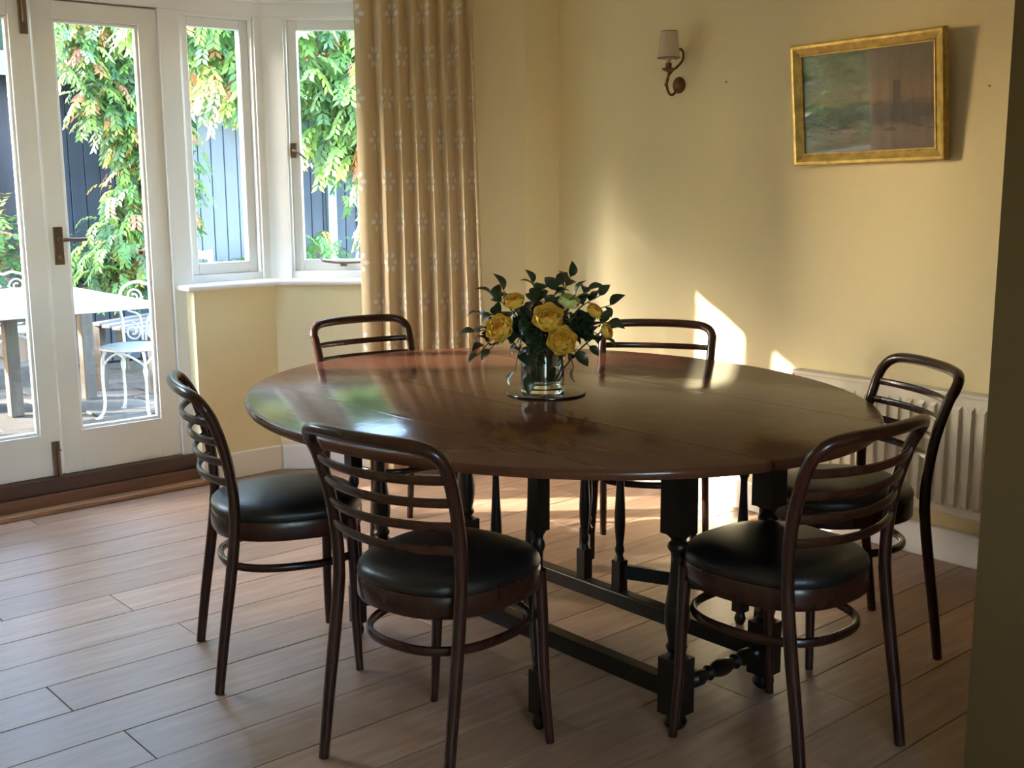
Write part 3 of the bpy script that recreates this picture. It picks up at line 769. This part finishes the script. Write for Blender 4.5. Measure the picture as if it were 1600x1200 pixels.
for x in LX:
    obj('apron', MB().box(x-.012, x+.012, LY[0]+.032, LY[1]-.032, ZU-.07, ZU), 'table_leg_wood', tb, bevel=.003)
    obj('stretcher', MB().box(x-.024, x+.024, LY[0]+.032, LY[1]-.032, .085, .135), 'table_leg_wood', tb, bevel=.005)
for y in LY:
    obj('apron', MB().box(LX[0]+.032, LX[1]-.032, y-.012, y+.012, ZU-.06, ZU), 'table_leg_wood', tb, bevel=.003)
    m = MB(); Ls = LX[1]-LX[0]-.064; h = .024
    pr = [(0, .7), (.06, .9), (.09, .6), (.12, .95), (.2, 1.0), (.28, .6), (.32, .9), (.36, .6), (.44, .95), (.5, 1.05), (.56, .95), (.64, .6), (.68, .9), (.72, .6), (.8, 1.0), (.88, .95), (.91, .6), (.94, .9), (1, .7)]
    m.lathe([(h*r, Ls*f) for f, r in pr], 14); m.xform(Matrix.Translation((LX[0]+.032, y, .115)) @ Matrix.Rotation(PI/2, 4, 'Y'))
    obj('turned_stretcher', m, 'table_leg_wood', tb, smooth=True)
for px, py, ox, oy in ((LX[0], 2.47, 1.95, 2.14), (LX[0], 2.63, 1.95, 3.00), (LX[1], 2.47, 2.93, 2.24), (LX[1], 2.63, 2.93, 2.95)):
    py -= TY; ox -= TX; oy -= TY
    sgn = -1 if px < 0 else 1
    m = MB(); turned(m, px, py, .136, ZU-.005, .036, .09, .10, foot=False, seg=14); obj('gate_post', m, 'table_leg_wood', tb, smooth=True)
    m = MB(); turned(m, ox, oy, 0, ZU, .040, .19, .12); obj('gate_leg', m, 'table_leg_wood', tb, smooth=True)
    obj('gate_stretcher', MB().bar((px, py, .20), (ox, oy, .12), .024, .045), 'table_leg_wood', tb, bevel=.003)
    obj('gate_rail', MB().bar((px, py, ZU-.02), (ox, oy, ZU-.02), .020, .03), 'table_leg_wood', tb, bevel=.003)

# ------------------------------------------------------------------ mat, vase, flowers
MX, MY = 2.459, 2.662
tag(obj('table_mat', MB().lathe([(.118, 0), (.1245, .002), (.125, .004), (.124, .0065), (.119, .0072)], 48), 'mat_dark', loc=(MX, MY, TZ), smooth=True), 'round dark glossy mat under the glass vase', 'table mat')
VX, VY, VZ = MX-.012, MY+.004, TZ+.0075
vs_ = thing('vase', 'clear cylindrical glass vase holding yellow roses', 'vase', (VX, VY, VZ))
RO = .068
obj('vessel', MB().lathe([(.002, 0), (RO-.004, 0), (RO, .004), (RO, .134), (RO-.0015, .137), (RO-.003, .134), (RO-.003, .018), (RO-.008, .013), (.002, .013)], 48), 'vase_glass', vs_, smooth=True)
obj('water', MB().lathe([(.002, .0135), (RO-.0085, .0135), (RO-.0036, .019), (RO-.0036, .085), (.002, .085)], 40), 'water', vs_, smooth=True)
ER = Vector((.755, -.656, 0)); EC = Vector((-.656, -.755, 0)); UPV = Vector((0, 0, 1))
VB = Vector((VX, VY, VZ))
def petal_mesh(name, w, h, cup, curl, mat):
    m = MB(); nu, nv = 6, 6
    for j in range(nv+1):
        v = j/nv
        for i in range(nu+1):
            u = -1+2*i/nu
            wid = w*(math.sin(PI*min(1, .16+v*.62))**.8)*(1 if v < .8 else 1-.22*((v-.8)/.2))
            x = u*wid; y = -cup*(1-u*u)*math.sin(PI*.5*min(1, v*1.2)) + curl*v**3; z = h*v*(1-.10*u*u*v)
            m.v.append((x, y, z))
    for j in range(nv):
        for i in range(nu): m.f.append((j*(nu+1)+i, j*(nu+1)+i+1, (j+1)*(nu+1)+i+1, (j+1)*(nu+1)+i))
    return m.mesh(name, mat, True)
PET = {}
for key, mat in (('yellow', 'rose_yellow'), ('deep', 'rose_deep'), ('pale', 'rose_pale')):
    PET[key] = petal_mesh('petal', .021, .034, .012, .010, mat)
ROSES = []
def rose(off_r, off_c, z, scale, facing, tone, label):
    ROSES.append((VB + ER*off_r + EC*off_c + UPV*z, .043*scale))
    head = VB + ER*off_r + EC*off_c + UPV*z
    t = thing('rose', label, 'rose', tuple(head), 0, 'yellow roses in the vase')
    q = Vector(facing).normalized(); rot = UPV.rotation_difference(q)
    lay = [(3, .003, .72, -4, 'deep'), (5, .007, .86, 6, 'deep'), (6, .011, .98, 16, tone), (6, .014, 1.05, 30, tone), (6, .015, 1.08, 50, tone)]
    for li, (n, r, s, tiltdeg, key) in enumerate(lay):
        if tone == 'pale': key = 'pale'
        for k in range(n):
            a = 2*PI*(k/n)+li*.55
            M = Matrix.Rotation(a, 4, 'Z') @ Matrix.Translation((0, -r, 0)) @ Matrix.Rotation(math.radians(tiltdeg), 4, 'X') @ Matrix.Scale(s, 4)
            o = obj('petal', PET[key], None, t)
            o.matrix_local = rot.to_matrix().to_4x4() @ Matrix.Scale(scale, 4) @ Matrix.Translation((0, 0, -.012)) @ M
    base = VB + ER*off_r*.18 - EC*(.2*off_c) + UPV*.03
    b0 = head - q*.012*scale
    mid = (b0+base)/2 + Vector((0, 0, .02))
    pts = [tuple(p-head) for p in catmull([b0, b0-q*.02, mid, base], 5)]
    obj('stem', MB().tube(pts, .0026, 7), 'stem_green', t, smooth=True)
rose(-.132, .100, .213, 1.06, ER*-.35+EC*.85+UPV*.45, 'yellow', 'yellow rose at the left of the bouquet')
rose(.014, .108, .245, 1.16, EC*.80+UPV*.62-ER*.1, 'yellow', 'upper of the two large yellow roses at the front')
rose(.054, .125, .178, 1.12, EC*.93+UPV*.36+ER*.06, 'yellow', 'lower of the two large yellow roses at the front')
rose(-.088, .015, .285, .82, ER*-.2+EC*.55+UPV*.8, 'yellow', 'small yellow rose half hidden at the upper left')
rose(.082, .005, .282, .85, ER*.2+EC*.4+UPV*.8, 'pale', 'pale greenish rose at the back of the bouquet')
rose(.160, .030, .255, .70, ER*.5+EC*.5+UPV*.7, 'yellow', 'small yellow rose bud at the upper right')
rose(.195, .050, .195, .66, ER*.8+EC*.5+UPV*.3, 'yellow', 'small yellow rose bud low at the right')
def leafmesh():
    m = MB(); n = 6
    for i in range(n+1):
        v = i/n; w = .0165*math.sin(PI*v**.8)**.9; z = .006*math.sin(PI*v)-.006*v*v
        m.v += [(-w, v*.052, z+w*.35), (0, v*.052, z), (w, v*.052, z+w*.35)]
    for i in range(n):
        m.f += [(i*3, i*3+1, i*3+4, i*3+3), (i*3+1, i*3+2, i*3+5, i*3+4)]
    return m.mesh('leaf', 'leaf_dark', True)
LEAF = leafmesh()
SG = 'dark leafy sprigs in the vase'
def sprig(tip_r, tip_c, tip_z, nleaf, label, seed, droop=0.0):
    rg = random.Random(seed)
    base = VB + ER*(tip_r*.12) - EC*(tip_c*.10) + UPV*.03
    mouth = VB + ER*(tip_r*.22) + EC*(tip_c*.22) + UPV*.15
    if math.hypot(tip_r, tip_c) > .2: mouth -= UPV*.005
    tip = VB + ER*tip_r + EC*tip_c + UPV*tip_z
    mid = (mouth+tip)/2 + UPV*(.03+droop)
    t = thing('foliage_sprig', label, 'foliage', tuple(base), 0, SG)
    path = catmull([base, mouth, mid, tip], 8)
    obj('stem', MB().tube([tuple(p-base) for p in path], [.0022]*(len(path)-6)+[.0016]*6, 6), 'stem_green', t, smooth=True)
    n = len(path)
    for k in range(nleaf):
        f = .48+.52*(k+.5)/nleaf if k < nleaf-1 else 1.0
        i = min(n-1, int(f*(n-1))); p = path[i]; d = (path[i]-path[max(0, i-1)]).normalized()
        side = d.cross(UPV); side = side.normalized() if side.length > .1 else ER.copy()
        a = rg.uniform(0, 2*PI); out = (Matrix.Rotation(a + k*2.4, 3, d) @ side)
        dirv = (d*(.9 if k == nleaf-1 else .45) + out*(.25 if k == nleaf-1 else 1.0) + UPV*rg.uniform(-.35, .35)).normalized()
        nrm = (UPV + Vector((rg.uniform(-.6, .6), rg.uniform(-.6, .6), 0)) + EC*.3)
        x = dirv.cross(nrm).normalized(); z = x.cross(dirv)
        R = Matrix((x, dirv, z)).transposed().to_4x4()
        ls = rg.uniform(.75, 1.25)
        if any((p+dirv*(.052*ls*q_)-c_).length < r_ for c_, r_ in ROSES for q_ in (0, .5, 1)): continue
        o = obj('leaf', LEAF, None, t); o.matrix_local = Matrix.Translation(p-base) @ R @ Matrix.Scale(ls, 4)
SPR = [(-.225, .04, .205, 7, 0), (-.205, .03, .265, 7, 0), (-.165, .02, .315, 7, 0), (-.215, .07, .135, 6, .03), (-.175, .09, .155, 7, .02), (-.13, -.03, .33, 6, 0),
       (-.03, -.02, .355, 8, 0), (-.02, .05, .31, 6, 0), (.055, -.04, .345, 6, 0), (.095, -.02, .375, 6, 0), (.11, .03, .325, 7, 0), (.15, -.02, .33, 7, 0),
       (.19, .0, .315, 7, 0), (.225, .01, .285, 7, 0), (.215, .05, .235, 8, 0), (.20, .08, .185, 8, .02), (.15, .10, .165, 8, .03), (.155, .02, .21, 7, 0),
       (-.085, .08, .175, 9, .03), (-.05, .085, .215, 8, .02), (-.03, .09, .145, 9, .04), (.0, .08, .19, 8, .03), (.105, .09, .145, 8, .04), (-.095, .105, .085, 6, .07),
       (-.055, .10, .07, 6, .07), (.10, .10, .095, 5, .06), (-.07, .07, .255, 7, 0), (.11, .06, .235, 8, 0), (.0, .03, .27, 6, 0), (-.12, .0, .20, 6, 0), (.06, -.10, .28, 6, 0), (-.07, -.10, .27, 6, 0), (.02, -.15, .22, 6, 0), (.13, -.09, .22, 6, 0), (-.01, .06, .20, 8, .02), (.04, .08, .15, 8, .03), (-.05, .06, .14, 8, .03)]
def sprig_label(a, b, c):
    place = ['far left', 'left', 'left of centre', 'centre', 'right of centre', 'right', 'far right'][sum(a > q for q in (-.19, -.11, -.04, .03, .10, .18))]
    ht = ['hanging lowest', 'low', 'mid height', 'upper', 'topmost'][sum(c > q for q in (.10, .175, .24, .32))]
    dep = 'back' if b < -.03 else ('front' if b > .065 else 'midway')
    return 'dark leafy sprig in the bouquet, %s, %s, %s' % (place, ht, dep)
for i, (a, b, c, n, d) in enumerate(SPR):
    lab = sprig_label(a, b, c)
    twins = [q for q in SPR if sprig_label(*q[:3]) == lab]
    if len(twins) > 1: lab += ', the left one' if a == min(q[0] for q in twins) else ', the right one'
    sprig(a*.93, b, c*.955, n+3, lab, 100+i, d)

# ------------------------------------------------------------------ garden
GZ = -.02
pa = struct('ground', MB().box(-14, 18, 5.27, 26, GZ-.2, GZ-.02), 'patio_ground', 'earth and lawn ground of the garden', 'ground')
pv = struct('patio', MB().box(-1.2, 4.6, 5.29, 8.35, GZ-.05, GZ-.012), 'patio_ground', 'grey stone patio outside the french doors', 'patio')
rg = random.Random(5)
y = 5.31
while y < 8.3:
    hgt = rg.choice((.42, .52, .6)); x = -1.15+rg.uniform(-.2, 0)
    while x < 4.5:
        w = rg.choice((.45, .6, .75)); 
        obj('paving_stone', MB().box(x+.008, x+w-.008, y+.008, min(8.33, y+hgt)-.008, GZ-.02, GZ+rg.uniform(-.004, .004)), 'patio_stone', pv, bevel=.006, seg=1)
        x += w
    y += hgt
# low timber step at the back of the patio
tag(obj('timber_step', MB().box(.6, 3.05, 8.62, 8.85, GZ-.05, .11), 'weathered_plank', bevel=.01), 'pale weathered timber step behind the garden table', 'step')

# white topped garden table
gt = thing('garden_table', 'white topped garden table on grey timber legs outside', 'table', (2.0, 7.3, GZ))
for i in range(4):
    obj('top_plank', MB().box(-1.1, .945, -.66+i*.37, -.66+i*.37+.366, .70, .742), 'garden_white', gt, bevel=.006)
for x, yy in ((.36, .16), (.93, .42), (-.95, .42), (-.95, -.40)):
    obj('leg', MB().box(x-.04, x+.04, yy-.04, yy+.04, 0, .70), 'weathered_wood', gt, bevel=.006)
obj('cross_rail', MB().bar((.36, .16, .62), (.93, .42, .62), .05, .07), 'weathered_wood', gt)
obj('cross_rail', MB().bar((-.95, .42, .62), (.93, .42, .62), .05, .07), 'weathered_wood', gt)

# white wrought iron chairs
def spiral(c, r0, r1, turns, a0, n=26):
    return [(c[0]+(r0+(r1-r0)*k/n)*math.cos(a0+turns*2*PI*k/n), c[1], c[2]+(r0+(r1-r0)*k/n)*math.sin(a0+turns*2*PI*k/n)) for k in range(n+1)]
def iron_chair(loc, rz, label):
    t = thing('iron_chair', label, 'chair', loc, rz, 'white wrought iron garden chairs')
    obj('seat', MB().lathe([(.005, .420), (.19, .420), (.20, .425), (.20, .434), (.19, .438), (.005, .440)], 32), 'garden_white', t, smooth=True)
    for k in range(4):
        a = PI/4+k*PI/2; c, s = math.cos(a), math.sin(a)
        obj('leg', MB().tube(catmull([(c*.17, s*.17, .42), (c*.195, s*.195, .36), (c*.20, s*.20, .22), (c*.195, s*.195, .10), (c*.21, s*.21, .035), (c*.245, s*.245, .004)], 6), .0095, 8).lathe([(.018, 0), (.018, .006)], 10, (c*.245, s*.245)), 'garden_white', t, smooth=True)
        b = a+PI/2; c2, s2 = math.cos(b), math.sin(b)
        obj('brace', MB().tube(catmull([(c*.198, s*.198, .24), (c*.19+.0*c2, s*.19, .33), ((c+c2)*.13, (s+s2)*.13, .415), (c2*.19, s2*.19, .33), (c2*.198, s2*.198, .24)], 6), .007, 7), 'garden_white', t, smooth=True)
    yb = -.185
    bf = catmull([(-.13, yb+.03, .43), (-.15, yb, .57), (-.18, yb-.03, .69), (-.15, yb-.05, .78), (-.06, yb-.055, .815), (0, yb-.055, .80), (.06, yb-.055, .815), (.15, yb-.05, .78), (.18, yb-.03, .69), (.15, yb, .57), (.13, yb+.03, .43)], 6)
    obj('back_frame', MB().tube(bf, .0095, 8), 'garden_white', t, smooth=True)
    for s in (-1, 1):
        obj('scroll', MB().tube(spiral((s*.075, yb+.015, .50), .06, .012, 1.6*s, PI/2), .0065, 7), 'garden_white', t, smooth=True)
        obj('scroll', MB().tube(spiral((s*.085, yb-.045, .72), .06, .012, 1.6*-s, -PI/2), .0065, 7), 'garden_white', t, smooth=True)
        obj('scroll', MB().tube(catmull([(s*.01, yb+.02, .45), (s*.03, yb, .60), (s*.12, yb-.02, .64), (s*.02, yb-.04, .72)], 7), .0065, 7), 'garden_white', t, smooth=True)
    return t
ic = iron_chair((2.945, 6.99, GZ), ang(-.75, -.66), 'white wrought iron chair right of the garden table')
dup(ic, (2.66, 8.36, GZ), ang(-.2, -1.0), 'white wrought iron chair behind the garden table')
# weathered bench
be = thing('garden_bench', 'grey weathered slatted garden bench behind the iron chair', 'bench', (3.75, 8.05, GZ), math.radians(28))
for i in range(6): obj('slat', MB().box(-.65, .65, -.26+i*.085, -.19+i*.085, .40+.012*i, .425+.012*i), 'weathered_plank', be, bevel=.004)
for x in (-.6, .6):
    obj('leg', MB().box(x-.03, x+.03, -.27, -.21, 0, .41), 'weathered_wood', be); obj('leg', MB().box(x-.03, x+.03, .19, .25, 0, .46), 'weathered_wood', be)
wc = thing('slatted_chair', 'white painted slatted garden chair behind the wrought iron chair', 'chair', (3.62, 7.72, GZ), ang(-.5, -.85))
for x in (-.2, .2):
    obj('leg', MB().bar((x, .2, 0), (x, .2, .43), .035, .035), 'garden_white', wc); obj('back_post', MB().bar((x, -.2, 0), (x, -.30, .95), .035, .03), 'garden_white', wc)
for i in range(5): obj('seat_slat', MB().box(-.2, .2, -.18+i*.085, -.11+i*.085, .42, .44), 'garden_white', wc, bevel=.003)
for i in range(4): obj('back_slat', MB().box(-.2, .2, -.275-i*.012, -.255-i*.012, .55+i*.11, .61+i*.11), 'garden_white', wc, bevel=.003)
tag(obj('red_crate', MB().box(2.05, 2.30, 7.85, 8.05, GZ, GZ+.38).box(2.03, 2.32, 7.83, 8.07, GZ+.38, GZ+.42), 'red_plastic', bevel=.01), 'small red box under the garden table', 'box')

# garden building
sd = thing('garden_building', 'slate blue timber garden building with pale double doors and white posts', 'building', (3.1, 9.2, GZ))
x = 0
while x < 5.2:
    w = .12
    if 1.15 < x < 2.0: mat = 'shed_pale'
    else: mat = 'shed_slate'
    obj('board', MB().box(x+.003, x+w-.003, 0, .03, .0, 2.25), mat, sd, bevel=.004, seg=1)
    x += w
for xx in (-.02, 2.68, 4.3):
    obj('corner_post', MB().box(xx, xx+.09, -.03, .06, 0, 2.25), 'shed_trim', sd, bevel=.004)
wf = obj('window_frame', MB().box(3.0, 3.9, -.02, .0, .9, .96).box(3.0, 3.9, -.02, 0, 1.8, 1.86).box(3.0, 3.06, -.02, 0, .96, 1.8).box(3.84, 3.9, -.02, 0, .96, 1.8), 'shed_trim', sd)
obj('wall', MB().box(0, 5.2, .03, 2.2, 0, 2.25), 'shed_slate', sd)
obj('roof', MB().prism([(-.25, -.3), (5.45, -.3), (5.45, 2.4), (-.25, 2.4)], 2.25, 2.36), 'shed_roof', sd, bevel=.01)
obj('fascia', MB().box(-.25, 5.45, -.32, -.30, 2.2, 2.37), 'shed_trim', sd)

# planting: every leaf is real geometry, one joined part per plant
GREENS = [(0.143, 0.283, 0.065), (0.210, 0.383, 0.091), (0.107, 0.213, 0.074), (0.301, 0.446, 0.091), (0.078, 0.178, 0.078), (0.239, 0.370, 0.161)]
AUTUMN = [(0.510, 0.320, 0.059), (0.551, 0.204, 0.070), (0.616, 0.269, 0.175), (0.404, 0.346, 0.078)]
def foliage(clusters, seed, autumn=.12, greens=GREENS, drape=1.0, leaf=.055, mult=1.0):
    rg = random.Random(seed); V = []; Fc = []; Cc = []
    for (cx, cy, cz, rx, ry, rz_, n) in clusters:
        for _ in range(int(n*mult)):
            while True:
                a, b, c = rg.uniform(-1, 1), rg.uniform(-1, 1), rg.uniform(-1, 1)
                if a*a+b*b+c*c <= 1: break
            p = Vector((cx+a*rx, cy+b*ry, cz+c*rz_))
            tone = rg.choice(AUTUMN) if rg.random() < autumn else rg.choice(greens)
            br = rg.uniform(.75, 1.25)
            az = rg.uniform(0, 2*PI); d = Vector((math.cos(az), math.sin(az)*.6-.5, rg.uniform(-.2, .5))).normalized()
            np_ = rg.randint(4, 6); L = leaf*rg.uniform(.8, 1.3); pos = p.copy()
            for k in range(np_):
                d = (d + Vector((0, 0, -.30*drape))).normalized(); side = d.cross(UPV)
                side = side.normalized() if side.length > .05 else Vector((1, 0, 0))
                pos = pos + d*L*.55
                for s in (-1, 1):
                    ld = (d*.55 + side*s*.8 + Vector((0, 0, -.45*drape)) + Vector((rg.uniform(-.2, .2), rg.uniform(-.2, .2), rg.uniform(-.2, .2)))).normalized()
                    nr = ld.cross(side*s + d*.3); wv = ld.cross(nr).normalized()*L*.20
                    o = len(V); q = pos+ld*L
                    V.extend([tuple(pos), tuple(pos+ld*L*.45+wv), tuple(q), tuple(pos+ld*L*.45-wv)])
                    Fc.append((o, o+1, o+2, o+3)); j = rg.uniform(.85, 1.15)
                    Cc.append(tuple(min(1, c_*br*j) for c_ in tone))
    return V, Fc, Cc
def plant(name, label, cat, base, stems, clusters, seed, **k):
    t = thing(name, label, cat, base, 0)
    V, Fc, Cc = foliage(clusters, seed, **k)
    m = MB(); m.v = V; m.f = Fc; m.shift((-base[0], -base[1], -base[2]))
    o = obj('foliage', m, 'garden_leaf', t); o['kind'] = 'stuff'
    ca = o.data.color_attributes.new('Col', 'FLOAT_COLOR', 'POINT')
    buf = []
    for c in Cc: buf += [c[0], c[1], c[2], 1.0]*4
    ca.data.foreach_set('color', buf)
    for pts, r in stems:
        obj('stem', MB().tube([tuple(Vector(p)-Vector(base)) for p in catmull(pts, 5)], r, 8), 'bark', t, smooth=True)
    return t
plant('climbing_vine', 'tall climbing vine with autumn tints seen through the right french door', 'vine', (3.62, 8.75, GZ),
      [([(3.62, 8.75, GZ), (3.55, 8.7, .8), (3.7, 8.72, 1.7), (3.5, 8.6, 2.8)], .035), ([(3.7, 8.72, 1.6), (3.9, 8.6, 2.2), (4.2, 8.5, 2.9)], .022)],
      [(3.55, 8.6, 2.75, .50, .3, .40, 480), (3.30, 8.5, 2.45, .30, .2, .28, 230), (3.80, 8.6, 2.3, .38, .25, .5, 430), (3.85, 8.6, 1.7, .34, .25, .5, 400), (3.80, 8.6, 1.15, .36, .25, .4, 380), (3.6, 8.5, .85, .38, .25, .28, 230), (3.55, 8.6, 2.05, .28, .2, .3, 190)], 11, autumn=.20)
plant('wisteria', 'wisteria hanging over the bay windows with long drooping leaves', 'vine', (4.9, 6.6, GZ),
      [([(4.9, 6.6, GZ), (4.85, 6.55, 1.0), (4.6, 6.5, 1.9), (4.0, 6.6, 2.6), (3.2, 6.7, 2.75)], .045), ([(4.6, 6.5, 1.9), (4.9, 6.4, 2.6)], .03)],
      [(3.45, 7.0, 2.50, .42, .3, .40, 420), (3.75, 6.9, 2.1, .25, .25, .30, 190), (4.10, 6.5, 2.30, .38, .3, .40, 380), (4.35, 6.4, 1.95, .28, .25, .45, 280), (4.50, 6.3, 1.45, .24, .2, .42, 200), (4.15, 6.6, 1.80, .2, .2, .25, 110), (4.75, 6.4, 2.5, .4, .35, .4, 160)], 12, autumn=.12, leaf=.065)
plant('wall_shrub', 'leafy shrub growing against the garden building', 'shrub', (4.45, 8.95, GZ), [([(5.25, 8.95, GZ), (5.25, 8.9, .3), (5.3, 8.85, .7)], .03)],
      [(4.5, 8.85, 2.5, .5, .25, .4, 230), (4.25, 8.9, 1.75, .16, .15, .5, 60), (5.3, 8.85, 2.4, .5, .3, .5, 190), (5.9, 8.7, 1.9, .4, .3, .8, 190), (5.4, 8.9, .75, .5, .2, .25, 110), (4.6, 8.9, .62, .4, .2, .2, 90)], 13, autumn=.10)
plant('green_hedge', 'dark green hedge at the far left behind the garden table', 'hedge', (2.55, 9.6, GZ), [([(2.55, 9.6, GZ), (2.6, 9.6, 1.5)], .05)],
      [(2.45, 9.9, 2.3, .55, .5, .9, 480), (2.4, 9.7, 1.3, .55, .45, .7, 380), (2.3, 10.2, 2.9, .7, .4, .6, 240), (2.4, 9.4, .7, .5, .3, .4, 220), (1.7, 9.9, 1.8, .8, .4, 1.3, 300)], 14, autumn=.03, greens=[(.017, .045, .017), (.028, .062, .02), (.014, .034, .02), (.05, .09, .023)], drape=.5)
plant('low_shrub', 'low yellow green shrub behind the garden table', 'shrub', (3.2, 8.9, GZ), [([(3.2, 8.9, GZ), (3.2, 8.9, .5)], .025)],
      [(3.3, 8.85, .75, .45, .2, .25, 210), (2.75, 8.95, .95, .3, .2, .25, 130)], 15, autumn=.16, drape=.4)
# unseen trees added on the sunny side to shade the right half of the bay
plant('blocker_tree_small', 'bushy small tree added outside the frame to shade the right of the bay', 'tree', (1.1, 6.6, GZ), [([(1.1, 6.6, GZ), (1.12, 6.6, .8), (1.15, 6.6, 1.6)], .05)],
      [(1.0, 6.6, 1.15, .36, .34, .6, 560), (1.38, 6.6, 1.2, .30, .30, .6, 480), (1.15, 6.6, 2.0, .5, .36, .55, 700), (1.5, 6.65, 2.4, .32, .32, .6, 520)], 16, autumn=.05, drape=.4, leaf=.07)  # added crown keeps low sky light out of right pane and front window
plant('blocker_tree_tall', 'tall slim tree added outside the frame to block sun from the right panes', 'tree', (-3.3, 9.9, GZ), [([(-3.3, 9.9, GZ), (-3.25, 9.9, 1.5), (-3.3, 9.9, 3.0), (-3.3, 9.9, 4.5)], .09)],
      [(-2.95, 9.9, 3.8, .78, .6, .75, 1300), (-2.95, 9.9, 4.8, .78, .6, .75, 1300), (-2.9, 9.9, 5.5, .6, .5, .4, 400)], 19, autumn=.05, drape=.4, leaf=.09)  # crown added here to stop direct sun reaching the right panes
plant('side_hedge', 'tall green hedge along the left side of the garden, outside the frame', 'hedge', (-2.6, 6.6, GZ), [([(-2.6, 6.6, GZ), (-2.6, 6.6, 1.6)], .05)],
      [(-2.5, 5.6, 1.1, .35, .8, 1.15, 420), (-2.6, 6.8, 1.1, .35, .8, 1.15, 420), (-2.6, 8.0, 1.1, .35, .8, 1.15, 360)], 17, autumn=.04, drape=.4, leaf=.08)

# trees added mostly unseen to block low sky, with a gap for soft light
TG = 'added trees screening the low sky'
def big_tree(x, y, h, r, seed, label):
    t = thing('sky_screen_tree', label, 'tree', (x, y, GZ), 0, TG)
    rg = random.Random(seed)
    obj('trunk', MB().tube(catmull([(0, 0, 0), (.1, 0, h*.25), (-.05, .1, h*.5), (0, 0, h*.8)], 4), [.22-.012*i for i in range(13)], 8), 'bark', t, smooth=True)
    m = MB(); seg, lv = 18, 9
    for i in range(lv+1):
        f = i/lv; rr = r*(math.sin(PI*min(.999, .10+.88*f))**.6)
        for k in range(seg):
            a = 2*PI*k/seg; q = rr*(1+.16*math.sin(3*a+5*f+seed)+rg.uniform(-.08, .08))
            m.v.append((q*math.cos(a), q*math.sin(a), .25+f*(h-.25)))
    for i in range(lv):
        for k in range(seg):
            l = (k+1) % seg; m.f.append((i*seg+k, i*seg+l, (i+1)*seg+l, (i+1)*seg+k))
    m.f.append(tuple(range(seg-1, -1, -1))); m.f.append(tuple(lv*seg+k for k in range(seg)))
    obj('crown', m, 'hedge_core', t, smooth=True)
    cl = []
    for i in range(30):
        a = rg.uniform(0, 2*PI); f = rg.uniform(.05, .98); rr = r*(math.sin(PI*(.10+.88*f))**.6)
        cl.append((x+rr*math.cos(a), y+rr*math.sin(a), .3+f*(h-.3), .5, .5, .45, 14))
    V, Fc, Cc = foliage(cl, seed+50, autumn=.05, drape=.5, leaf=.16)
    mm = MB(); mm.v = V; mm.f = Fc; mm.shift((-x, -y, -GZ))
    o = obj('foliage', mm, 'garden_leaf', t); o['kind'] = 'stuff'
    ca = o.data.color_attributes.new('Col', 'FLOAT_COLOR', 'POINT'); buf = []
    for c in Cc: buf += [c[0], c[1], c[2], 1.0]*4
    ca.data.foreach_set('color', buf)
for i, (x, y, h, r, pos) in enumerate(((-10.5, 6.2, 5.0, 1.9, 'nearest the house on the left'), (-10.6, 9.6, 5.9, 2.0, 'second from the house on the left'), (-9.4, 13.0, 6.3, 2.0, 'third from the house on the left'),
        (-4.2, 15.9, 6.2, 2.1, 'at the end of the garden, left of centre'), (-.4, 16.2, 6.2, 2.1, 'at the end of the garden, in the centre'), (3.2, 14.6, 5.6, 2.1, 'behind the garden building, left'), (7.0, 13.8, 5.4, 2.0, 'behind the garden building, middle'), (10.4, 13.0, 5.2, 2.0, 'behind the garden building, right'), (11.5, 9.0, 4.8, 2.0, 'right of the garden building'))):
    big_tree(x, y, h, r, 60+i, 'added sky-screening dark green tree, ' + pos)

ps = plant('blocker_potted_shrub', 'clipped potted shrub added outside the frame to block low sun from the doors', 'shrub', (.14, 6.15, GZ), [([(.14, 6.15, GZ+.3), (.14, 6.15, .6)], .03)],
      [(.14, 6.15, .82, .33, .32, .42, 560)], 18, autumn=.02, drape=.3, leaf=.06)  # shrub added unseen to keep low sun off the floor by the doors
obj('pot', MB().lathe([(.15, 0), (.17, .05), (.20, .30), (.215, .32), (.215, .36), (.19, .36), (.18, .32)], 24), 'threshold_mid', ps, smooth=True)
plant('blocker_side_shrub', 'tall evergreen shrub added outside the frame to block sun at the left bay window', 'shrub', (-1.4, 6.0, GZ), [([(-1.4, 6.0, GZ), (-1.38, 6.0, 1.2), (-1.4, 6.0, 2.4)], .05)],
      [(-1.36, 6.0, 1.1, .46, .36, .7, 700), (-1.36, 6.0, 2.1, .46, .36, .8, 1000), (-1.40, 6.0, 2.9, .42, .34, .5, 500)], 21, autumn=.04, drape=.3, leaf=.06)  # shrub added unseen to cut the sun through the left splayed window
